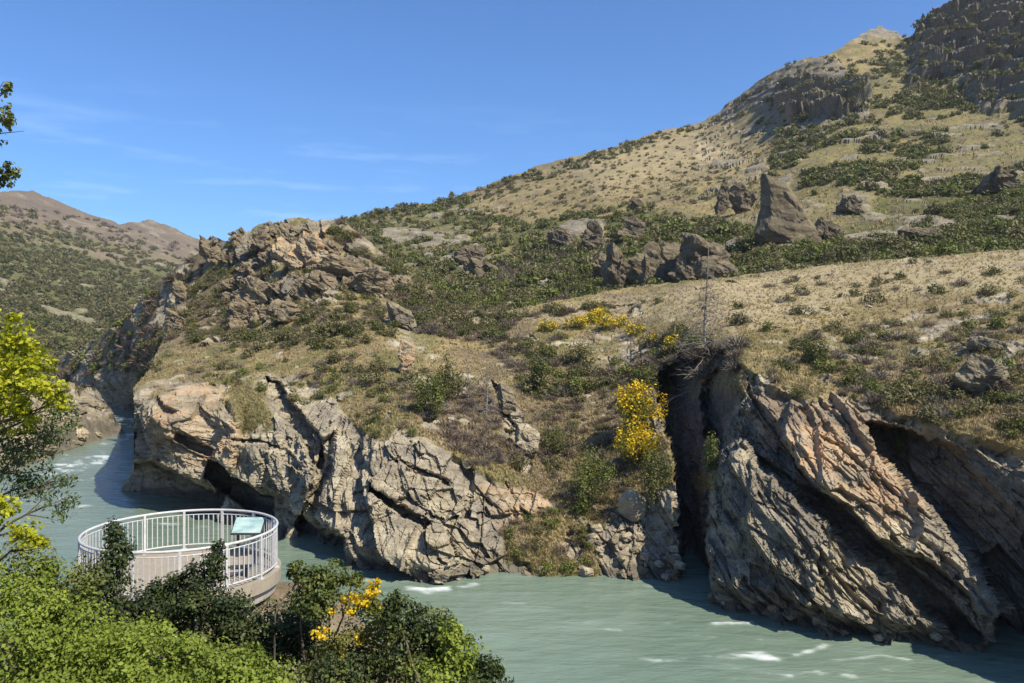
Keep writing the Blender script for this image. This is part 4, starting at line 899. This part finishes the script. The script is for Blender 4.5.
# knoll crags
for i, (px, py, w, h, mt, lab) in enumerate(((214, 262, 24, 30, 'rock_knoll', 'dark rock tower at the left shoulder of the knoll'), (262, 250, 26, 24, 'rock_knoll', 'dark crag on the left of the knoll top'), (300, 248, 34, 26, 'rock_knoll', 'dark crag crowning the knoll'), (318, 262, 34, 34, 'rock_orange', 'large orange stained block on the upper knoll'), (292, 268, 26, 28, 'rock_orange', 'smaller orange stained block left of the large one on the knoll'),
                                             (345, 280, 50, 26, 'rock_knoll', 'long tilted slab on the right face of the knoll'), (372, 292, 44, 22, 'rock_knoll', 'lowest tilted slab at the right end of the knoll rocks'), (262, 302, 40, 26, 'rock_knoll', 'broad layered block low on the knoll'), (245, 322, 34, 22, 'rock_knoll', 'lowest left block of the knoll rocks'), (290, 318, 44, 18, 'rock_knoll', 'flat layered ledge below the knoll blocks'), (183, 300, 14, 24, 'rock_knoll', 'thin rock spike on the left spine of the knoll'), (178, 330, 18, 20, 'rock_knoll', 'lower spike on the left spine of the knoll'), (320, 290, 40, 20, 'rock_knoll', 'dark undercut slab in the middle of the knoll'))):
    place_rock(px, py, w, h, bank, lab, mt, .8, 70+i, 5, 'rock_outcrop', 'rock outcrop', lean=(-.35, 0), fwd=.6, rough=.13)
kp = [rock_mesh('rock_outcrop', (1.7, 1.1, .75), 300+i, M['rock_knoll'], 4, 11, lean=(-.5, 0), rough=.14, point=.2) for i in range(7)]
kpoly = np.array([(206, 248), (262, 228), (300, 226), (345, 236), (385, 262), (412, 288), (370, 286), (300, 302), (262, 322), (235, 326), (228, 300), (238, 275)])
n_ = 0
while n_ < 70:
    x, y = RNG.uniform(200, 420), RNG.uniform(222, 330)
    if poly_sd(kpoly, np.array([x]), np.array([y]))[0] < 0: continue
    n_ += 1; p = at(bank, x, y); s_ = RNG.uniform(.7, 2.3); o = obj('rock_outcrop', kp[n_ % 7]); o.location = (p[0], p[1]-.2*s_, p[2]+.12*s_); o.rotation_euler = (RNG.uniform(-.2, .2), RNG.uniform(.2, .75), RNG.uniform(-.5, .5)); o.scale = (s_, s_, s_*RNG.uniform(.7, 1.4))
    tag(o, 'jagged brown rock among the broken crags of the knoll', 'rock outcrop', 'jagged rocks of the knoll')
# boulders along the waterline
bp = [rock_mesh('boulder', (1, .9, .8), 200+i, M['rock_pale' if i % 2 else 'rock'], 4, 10) for i in range(6)]
for i in range(64):
    x = RNG.choice([RNG.uniform(560, 690), RNG.uniform(400, 560), RNG.uniform(700, 985)], p=[.6, .2, .2])
    yw = np.interp(x, *zip(*W4)); y = yw-(RNG.uniform(0, 70) if 590 < x < 680 else RNG.uniform(0, 9)); p = at(bank, x, y)
    s_ = RNG.uniform(.25, .9); o = obj('boulder', bp[i % 6]); o.location = (p[0], p[1]-.2*s_, p[2]+.1*s_); o.rotation_euler = (0, 0, RNG.uniform(0, 6.28)); o.scale = (s_*1.3, s_*1.1, s_)
    tag(o, 'small grey boulder fallen at the foot of the far cliff', 'boulder', 'small fallen boulders at the foot of the far cliff')

for i in range(26):
    x = RNG.uniform(10, 112); y = np.interp(x, *zip(*B6))-RNG.uniform(0, 34); p = at(spit, x, y); s_ = RNG.uniform(.8, 2.6)
    o = obj('boulder', bp[i % 6]); o.location = (p[0], p[1]-.3*s_, p[2]+.1*s_); o.rotation_euler = (0, RNG.uniform(.1, .5), RNG.uniform(0, 6.28)); o.scale = (s_*1.6, s_*1.2, s_)
    tag(o, 'pale boulder on the rocky spit beside the upstream rapid', 'boulder', 'pale boulders on the upstream spit')
n_ = 0
while n_ < 70:
    x, y = RNG.uniform(500, 1020), RNG.uniform(300, 425)
    if y < np.interp(x, *zip(*T4))+18 or y > np.interp(x, (500, 660, 720, 900, 1020), (460, 440, 345, 400, 440)): continue
    n_ += 1; p = at(bank, x, y); s_ = RNG.uniform(.2, .65); o = obj('stone', bp[n_ % 6]); o.location = (p[0], p[1], p[2]+.08*s_); o.rotation_euler = (0, RNG.uniform(0, .5), RNG.uniform(0, 6.28)); o.scale = (s_*1.6, s_*1.1, s_*.8)
    tag(o, 'small pale stone lying in the grass of the slope above the cliffs', 'stone', 'small stones on the grassy slope')

# ------------------------------------------------------------------ dead trees
def dead_tree(px, py, hpx, label, seed, spread=1., nb=60, low=.75):
    rng = np.random.default_rng(seed); P = at(bank, px, py); k = P[1]/F; H = hpx*k; root = empty('dead_tree', P-np.array([0, 0, .2]))
    z = np.linspace(0, 1, 14); tr = np.stack([.06*H*.15*np.sin(z*5+seed), .02*H*np.sin(z*4), z*H], -1); mb = MB(); mb.tube(tr, .012*H*(1-z)**.8+.012, 7); mb.build('trunk', M['deadwood'], root, True)
    br = MB()
    for i in range(nb):
        t = rng.random()**1.4*.85*low/.75+.04; a = rng.uniform(0, 6.28); L = H*.30*spread*(1-t)*rng.uniform(.4, 1.1)+.15; b0 = np.array([0, .0, t*H])
        d = np.array([math.cos(a), math.sin(a), rng.uniform(-.35, .3)]); n = 5; kk = np.linspace(0, 1, n)[:, None]
        p = b0+d*L*kk+np.array([0, 0, -.25*L])*kk**2+rng.normal(size=(n, 3))*.02*L; p[0] = b0; br.tube(p, np.linspace(.034, .014, n)*(.6+L*.2), 4, False)
        for q in range(4):
            j = rng.integers(1, n-1); e = p[j]+(d+rng.normal(size=3)*.7)*L*.3; br.tube(np.array([p[j], e]), [.02, .01], 3, False)
    br.build('branches', M['deadwood'], root)
    tag(root, label, 'dead tree')
dead_tree(706, 392, 150, 'tall bare dead conifer standing above the shadowed gully', 3, .95, 150)
dead_tree(487, 418, 72, 'thin bare dead tree in the brown thicket on the slope', 5, .9, 45)
dead_tree(468, 400, 45, 'short bare dead tree left of the thin one in the thicket', 6, 1.2, 40)
for px, py, h, lab in ((668, 226, 8, 'tiny white marker post on top of the hollowed outcrop'), (683, 222, 9, 'tiny grey marker post right of the white one on the outcrop')):
    P = at(hill, px, py); P = P*((P[1]-3)/P[1]); k = P[1]/F; mb = MB(); mb.tube(np.array([[0, 0, -1.5], [0, 0, h*k*.8], [0, 0, h*k]]), [.16, .16, .05], 8)
    r = empty('marker_post', P); mb.build('post', mat_plain('post_white', (.6, .6, .58), (.8, .8, .78)) if px < 670 else M['deadwood'], r); tag(r, lab, 'marker post')
    mb = MB(); mb.box((0, 0, h*k*.55), (.36, .36, .12)); mb.build('band', M['deadwood'], r)

# ------------------------------------------------------------------ viewing platform
PC = np.array([-8.18, 19.95, 0.]); PR = 2.30; DZ = -5.75
M['concrete'] = mat_plain('pale_concrete', (.25, .215, .165), (.34, .295, .23), 5, .85, .01, .2, 6)
M['concrete_dark'] = mat_plain('stained_concrete', (.24, .22, .185), (.36, .33, .28), 3, .9, .02, .2, 6)
M['white'] = mat_plain('white_painted_steel', (.40, .40, .39), (.56, .56, .55), 7, .4, .002, .5)
M['black'] = mat_plain('dark_steel', (.03, .03, .032), (.06, .06, .06), 7, .5, .002, .5)
pl = empty('viewing_platform', (PC[0], PC[1], DZ)); NS = 96
def ring(mb, r0, r1, z0, z1, n=NS):
    a = np.arange(n)/n*2*math.pi; V = np.vstack([np.stack([r*np.cos(a), r*np.sin(a), a*0+z], -1) for r, z in ((r1, z1), (r1, z0), (r0, z0), (r0, z1))]); Q = []
    for k in range(4):
        for i in range(n):
            j = (i+1) % n; Q.append([k*n+j, k*n+i, ((k+1) % 4)*n+i, ((k+1) % 4)*n+j])
    mb.add(V, Q)
def disc(mb, r, z, n=NS):
    a = np.arange(n)/n*2*math.pi; V = np.vstack([np.stack([r*np.cos(a), r*np.sin(a), a*0+z], -1), [[0, 0, z]]]); mb.add(V, None, [[i, (i+1) % n, n] for i in range(n)])
mb = MB(); disc(mb, PR-.14, 0.0); mb.build('deck', M['concrete'], pl)
mb = MB(); ring(mb, PR-.14, PR+.06, -.24, .06); mb.build('kerb', M['concrete'], pl)
mb = MB(); ring(mb, .2, PR-.06, -.5, -.242); mb.build('slab_edge', M['concrete_dark'], pl)
mb = MB(); mb.box((.2, -.3, -1.35), (2.4, 2.6, 1.65)); mb.box((1.2, -.9, -1.0), (1.2, 1.3, .7), .5); mb.build('foundation', M['concrete_dark'], pl)
H = 1.1; RR = PR-.04
a = np.arange(NS)/NS*2*math.pi; circ = lambda r, z: np.stack([r*np.cos(a), r*np.sin(a), a*0+z], -1)
for nm, z, r in (('top_rail', H, .033), ('bottom_rail', .17, .02)):
    mb = MB(); mb.tube(circ(RR, z), r, 8, closed=True); mb.build(nm, M['white'], pl, True)
mb = MB(); mb.tube(circ(RR, .985), .014, 6, closed=True); mb.build('upper_rail', M['white'], pl, True)
NP = 14
for i in range(NP):
    t = (i+.32)/NP*2*math.pi; mb = MB(); mb.box((RR*math.cos(t), RR*math.sin(t), .56), (.062, .062, 1.06), t); mb.box((RR*math.cos(t), RR*math.sin(t), .068), (.14, .14, .014), t); mb.build('post', M['white'], pl)
NB = 108
bal = mesh_data('baluster', *(lambda m: (np.vstack(m.V), [np.vstack(m.Q)]))((lambda m: (m.box((0, 0, 0), (.024, .024, .815)), m)[1])(MB())), False, None, M['white'])
mb = MB()
stuffb = 0; k = 0
for i in range(NB):
    t = (i+.5)/NB*2*math.pi
    if min(abs(((t-(j+.32)/NP*2*math.pi+math.pi) % (2*math.pi))-math.pi) for j in range(NP)) < .022: continue
    if k < 98:
        b = obj('baluster', bal, pl); b.location = (RR*math.cos(t+math.pi), RR*math.sin(t+math.pi), .577); b.rotation_euler = (0, 0, t)
    else: mb.box((RR*math.cos(t+math.pi), RR*math.sin(t+math.pi), .577), (.024, .024, .815), t)
    k += 1
if mb.n: o = mb.build('balusters', M['white'], pl); o['kind'] = 'stuff'
tag(pl, 'round concrete viewing platform with white railings above the river', 'viewing platform')
# information board
s = NT('board_print'); vec = s.n('ShaderNodeTexCoord').outputs['Generated']
n1 = s.noise(vec, 2.2, 4, .6); c = s.ramp(n1, [(.35, (.22, .34, .34)), (.5, (.32, .45, .43)), (.7, (.45, .53, .50))]); M['board'] = s.finish(c, .25, None, spec=.5)
t = math.radians(52); bd = empty('information_board', (PC[0]+(PR-.42)*math.cos(t), PC[1]+(PR-.42)*math.sin(t), DZ+.004), 0)
mb = MB()
for sx in (-.30, .30): mb.box((sx, .05, .36), (.06, .06, .72))
mb.build('legs', M['black'], bd)
def tilted(w, d, th, z, y, tilt, mat, nm, par):
    m = MB(); m.box((0, 0, 0), (w, d, th)); V = m.V[0]; ct, st = math.cos(tilt), math.sin(tilt); V = V @ np.array([[1, 0, 0], [0, ct, st], [0, -st, ct]])+[0, y, z]; m.V[0] = V; return m.build(nm, mat, par)
tilted(.82, .58, .03, .83, .0, math.radians(38), M['black'], 'frame', bd)
tilted(.76, .52, .008, .856, -.016, math.radians(38), M['board'], 'panel', bd)
tag(bd, 'tilted turquoise information board at the river side railing of the platform', 'information board')
# low dark bench with slats against the right rail
be = empty('bench', (PC[0]+1.38, PC[1]-.2, DZ+.004), math.radians(14))
for y in (-.12, 0, .12):
    mb = MB(); mb.box((0, y, .20), (.70, .07, .03)); mb.build('slat', M['black'], be)
for sx in (-.33, .33):
    mb = MB(); mb.box((sx*.8, 0, .09), (.05, .28, .18)); mb.build('leg', M['black'], be)
tag(be, 'low dark slatted bench inside the right side of the platform railing', 'bench')

# ------------------------------------------------------------------ foreground foliage
def fg_bush(name, Y, blobs, mat, label, n, leafm, flowers=0, mat2=None, basepx=None, cat='bush', clumps=22, spread=.25, fl_blobs=None, shell=.5):
    """blobs in picture units (px, py, rx, ry, dY) at distance Y; stems rise from the bank below"""
    rng = np.random.default_rng(int(Y*100)+len(blobs)*7+int(blobs[0][0])); B = []
    for px, py, rx, ry, dY in blobs:
        y = Y+dY; c = pt(px, py, y); k = y/F; B.append((*c, rx*k, max(rx, ry)*k*.9, ry*k))
    B = np.array(B); bx = B[:, 0].mean() if basepx is None else (basepx-CX)/F*Y; bz = float(bank_z(bx, Y)); base = np.array([bx, Y, bz-.1])
    root = empty(name, base); B[:, :3] -= base
    V, Q, var = cloud(B, n, leafm, rng, clumps, spread, shell, 1.6); obj('foliage', leafmesh('foliage', V, Q, var, M[mat]), root)
    if mat2: V, Q, var = cloud(B, n//3, leafm*1.1, rng, clumps, spread, .9, 1.6); obj('young_leaves', leafmesh('young_leaves', V, Q, var, M[mat2]), root)
    stems((0, 0, 0), B[:, :3], .035, rng, 1).build('stem', M['bark'], root, True)
    if flowers:
        for px, py, rx, ry, dY in fl_blobs:
            y = Y+dY; k = y/F; V, Q, var = cloud([(*(pt(px, py, y)-base), rx*k, rx*k, ry*k)], int(flowers*rx*ry/620), leafm*.9, rng, 6, .34, .5, 1.2)
            obj('flower_cluster', leafmesh('flower_cluster', V, Q, var, M['flower']), root)['kind'] = 'stuff'
    tag(root, label, cat); return root
fg_bush('bush', 12.5, [(20, 600, 40, 30, 0), (60, 630, 55, 35, .3), (15, 650, 50, 40, -.4), (110, 650, 55, 30, 0), (60, 690, 80, 40, -.6), (40, 575, 22, 18, .5)], 'leaf_light', 'bright green leafy bush filling the lower left corner', 22000, .07)
fg_bush('bush', 12.0, [(150, 660, 50, 30, 0), (200, 672, 55, 32, -.2), (245, 690, 50, 30, -.4), (150, 700, 80, 35, -.8)], 'leaf_light', 'bright green leafy bush along the bottom edge in front of the dark bushes', 17000, .07)
fg_bush('bush', 13.2, [(30, 570, 24, 34, 0), (75, 590, 26, 30, .2), (55, 615, 40, 30, 0)], 'leaf_green', 'mid green bush at the left below the lime leaves', 6000, .065)
fg_bush('bush', 14.5, [(118, 548, 13, 24, 0), (112, 575, 24, 20, 0), (98, 600, 32, 22, -.2), (140, 606, 26, 20, .2), (125, 630, 45, 25, 0), (113, 530, 8, 13, 0)], 'leaf_deep', 'dark upright bush in front of the left side of the platform', 8000, .075, basepx=118, clumps=16)
fg_bush('bush', 14.8, [(214, 563, 13, 16, 0), (198, 582, 24, 18, 0), (172, 590, 20, 16, .2), (205, 605, 40, 22, -.2), (175, 620, 34, 22, 0), (230, 622, 34, 24, 0), (218, 548, 7, 9, 0)], 'leaf_deep', 'dark wide bush in front of the middle of the platform', 9500, .075, basepx=200, clumps=16)
fg_bush('bush', 15.0, [(262, 640, 36, 34, 0), (300, 628, 34, 28, .2), (285, 665, 50, 30, 0), (240, 655, 30, 28, 0)], 'leaf_deep', 'dark rounded bush right of the platform foot', 11000, .075, basepx=275)
fg_bush('bush', 14.2, [(310, 585, 20, 18, 0), (330, 575, 16, 14, .2), (318, 602, 22, 16, 0), (298, 572, 12, 10, 0), (352, 580, 12, 8, .2)], 'leaf_green', 'loose bush with small branches reaching over the river right of the platform', 3200, .075, basepx=320, clumps=12, mat2='leaf_dull')
fg_bush('broom_bush', 14.0, [(360, 600, 20, 18, 0), (375, 620, 26, 24, 0), (350, 645, 26, 24, 0), (385, 660, 26, 22, 0)], 'leaf_broom', 'yellow flowering broom bush at the bottom of the photo', 5200, .06, 1100, None, 370, 'broom bush', fl_blobs=[(352, 612, 7, 6, -.3), (386, 606, 6, 5, -.3), (340, 655, 6, 5, -.3), (392, 648, 7, 6, -.3), (360, 640, 5, 4, -.4), (378, 582, 5, 5, -.2), (330, 612, 4, 4, -.3), (362, 597, 11, 9, -.3), (322, 635, 9, 7, -.3), (378, 668, 9, 7, -.3), (345, 600, 6, 5, -.2), (372, 590, 7, 9, -.2), (405, 632, 7, 6, -.2)])
fg_bush('bush', 13.4, [(400, 618, 20, 20, 0), (428, 630, 24, 22, 0), (410, 655, 34, 26, 0), (345, 668, 40, 22, 0), (395, 602, 10, 10, 0)], 'leaf_deep', 'dark bush right of the flowering broom', 7500, .07, basepx=400, mat2='leaf_green')
fg_bush('bush', 13.0, [(450, 632, 14, 14, 0), (460, 652, 26, 20, 0), (440, 672, 40, 20, 0), (480, 672, 22, 12, 0)], 'leaf_light', 'green bush with pale leaves sloping down to the river at the bottom centre', 5000, .07, basepx=440)
fg_bush('bush', 12.8, [(488, 664, 14, 10, 0), (470, 684, 36, 14, 0), (499, 672, 7, 5, 0)], 'leaf_deep', 'small dark bush at the right end of the foreground foliage', 2200, .07, basepx=470)
# lime leaved tree entering from the left edge
Yt = 8.0
def tree_blobs(L):
    B = []
    for px, py, rx, ry, dY in L: y = Yt+dY; k = y/F; B.append((*pt(px, py, y), rx*k, rx*k, ry*k))
    return np.array(B)
lime = tree_blobs([(16, 332, 14, 16, 0), (22, 352, 24, 14, .1), (42, 364, 14, 8, 0), (14, 385, 22, 26, 0), (40, 388, 22, 14, -.1), (60, 402, 12, 9, 0), (18, 418, 16, 16, .1), (-20, 370, 40, 60, .3), (24, 530, 14, 12, 0), (34, 546, 12, 9, 0), (8, 508, 10, 10, 0), (-10, 540, 20, 40, .2)])
tips = tree_blobs([(8, 88, 5, 8, -.6), (6, 116, 8, 12, -.6), (10, 170, 9, 7, -.6), (2, 178, 10, 10, -.6), (-34, 130, 30, 60, -.5)])
dull = tree_blobs([(50, 425, 24, 16, .4), (32, 445, 28, 16, .4), (62, 412, 18, 14, .5), (35, 485, 26, 16, .5), (60, 505, 18, 14, .4), (68, 480, 12, 10, .5), (20, 470, 26, 24, .4), (12, 445, 16, 20, .3)])
tb = np.array([(-70-CX)/F*Yt, Yt+.3, 0.]); tb[2] = float(bank_z(tb[0], tb[1]))-.1; tr = empty('tree', tb)
lime[:, :3] -= tb; tips[:, :3] -= tb; dull[:, :3] -= tb; rng = np.random.default_rng(77)
V, Q, va = cloud(lime, 8500, .047, rng, 12, .28, .55, 1.25); obj('crown', leafmesh('crown', V, Q, va, M['leaf_lime']), tr)
V, Q, va = cloud(tips, 2600, .045, rng, 12, .28, .5, 1.3); obj('upper_foliage', leafmesh('upper_foliage', V, Q, va, M['leaf_green']), tr)
V, Q, va = cloud(dull, 2600, .05, rng, 14, .32, .4, 2.2, .6); obj('lower_foliage', leafmesh('lower_foliage', V, Q, va, M['leaf_dull']), tr)
mb = MB(); zz = np.linspace(0, 6.8, 12); mb.tube(np.stack([.12*np.sin(zz*.8), .1*np.cos(zz), zz], -1), np.linspace(.15, .05, 12), 10); mb.build('trunk', M['bark'], tr, True)
mb = MB()
for b in list(lime)+list(dull)+list(tips):
    z0 = max(.4, b[2]-.35*abs(b[0])-.2); p0 = np.array([.12*math.sin(z0*.8), .1*math.cos(z0), z0]); kk = np.linspace(0, 1, 7)[:, None]; p = p0+(b[:3]-p0)*kk+np.array([0, 0, .12])*np.sin(kk*math.pi)+rng.normal(size=(7, 3))*.012; mb.tube(p, np.linspace(.022, .004, 7), 5)
    for _ in range(3):
        e = b[:3]+rng.normal(size=3)*b[3:]*.7; mb.tube(np.array([p[4], (p[4]+e)/2+rng.normal(size=3)*.01, e]), [.008, .005, .002], 4, False)
mb.build('branches', M['bark'], tr, True)
tag(tr, 'tree with lime green young leaves reaching in from the left edge', 'tree')

# ------------------------------------------------------------------ haze
hm = bpy.data.materials.new('haze_air'); hm.use_nodes = True; t_ = hm.node_tree; t_.nodes.clear()
pv = t_.nodes.new('ShaderNodeVolumePrincipled'); pv.inputs['Color'].default_value = (.84, .90, 1, 1); pv.inputs['Density'].default_value = .00012; pv.inputs['Anisotropy'].default_value = .3
ho = t_.nodes.new('ShaderNodeOutputMaterial'); t_.links.new(pv.outputs[0], ho.inputs['Volume'])
mb = MB(); mb.box((0, 0, 125), (10200, 10200, 294)); hz = mb.build('haze', hm); tag(hz, 'thin bluish haze filling the air of the valley', 'haze', kind='stuff')

# ------------------------------------------------------------------ light, sky, camera
SUN = Vector((.53, -.42, .76)).normalized()
el = math.asin(SUN.z); az = math.atan2(SUN.x, SUN.y)
l = bpy.data.lights.new('sun', 'SUN'); l.energy = 4.6; l.angle = math.radians(.5); l.color = (1, .91, .75)
lo = bpy.data.objects.new('sun', l); COL.objects.link(lo); lo.rotation_euler = SUN.to_track_quat('Z', 'Y').to_euler()
w = bpy.data.worlds.new('World'); S.world = w; w.use_nodes = True; nt = w.node_tree; nt.nodes.clear()
sky = nt.nodes.new('ShaderNodeTexSky'); sky.sky_type = 'NISHITA'; sky.sun_disc = False; sky.sun_elevation = el; sky.sun_rotation = az; sky.altitude = 300; sky.dust_density = .35; sky.air_density = 1.; sky.ozone_density = 2.0
bg = nt.nodes.new('ShaderNodeBackground'); bg.inputs[1].default_value = .10; ow = nt.nodes.new('ShaderNodeOutputWorld')
tc = nt.nodes.new('ShaderNodeTexCoord'); mp = nt.nodes.new('ShaderNodeMapping'); mp.inputs['Scale'].default_value = (3.5, 3.5, 26); mp.inputs['Rotation'].default_value = (0, .12, 0)
nz = nt.nodes.new('ShaderNodeTexNoise'); nz.inputs['Scale'].default_value = 1.6; nz.inputs['Detail'].default_value = 7; nz.inputs['Roughness'].default_value = .6
rp = nt.nodes.new('ShaderNodeValToRGB'); rp.color_ramp.elements[0].position = .54; rp.color_ramp.elements[1].position = .82; rp.color_ramp.elements[1].color = (.5,)*3+(1,)
sx = nt.nodes.new('ShaderNodeSeparateXYZ'); el1 = nt.nodes.new('ShaderNodeMapRange'); el1.interpolation_type = 'SMOOTHSTEP'
for k, v in zip(('From Min', 'From Max', 'To Min', 'To Max'), (.30, .17, 0, 1)): el1.inputs[k].default_value = v
ml = nt.nodes.new('ShaderNodeMath'); ml.operation = 'MULTIPLY'; mx = nt.nodes.new('ShaderNodeMix'); mx.data_type = 'RGBA'; mx.inputs[7].default_value = (9.5, 8.2, 7.6, 1)
L = nt.links.new
L(tc.outputs['Generated'], mp.inputs[0]); L(mp.outputs[0], nz.inputs['Vector']); L(nz.outputs['Fac'], rp.inputs[0]); L(tc.outputs['Generated'], sx.inputs[0]); L(sx.outputs[2], el1.inputs[0])
L(rp.outputs[0], ml.inputs[0]); L(el1.outputs[0], ml.inputs[1]); L(ml.outputs[0], mx.inputs[0]); L(sky.outputs[0], mx.inputs[6]); tn = nt.nodes.new('ShaderNodeMix'); tn.data_type = 'RGBA'; tn.blend_type = 'MULTIPLY'; tn.inputs[0].default_value = 1; tn.inputs[7].default_value = (.50, .78, 1.12, 1); L(mx.outputs[2], tn.inputs[6]); L(tn.outputs[2], bg.inputs[0]); L(bg.outputs[0], ow.inputs[0])

cam = bpy.data.cameras.new('camera'); cam.sensor_width = 36; cam.lens = 36*F/1024; cam.clip_start = .1; cam.clip_end = 12000
co = bpy.data.objects.new('camera', cam); COL.objects.link(co); co.rotation_euler = (math.radians(90), 0, 0); S.camera = co
S.view_settings.view_transform = 'Standard'; S.view_settings.look = 'None'; S.view_settings.exposure = .70; S.view_settings.gamma = 1
S.cycles.max_bounces = 5; S.cycles.diffuse_bounces = 3; S.cycles.use_denoising = True; S.cycles.use_adaptive_sampling = True
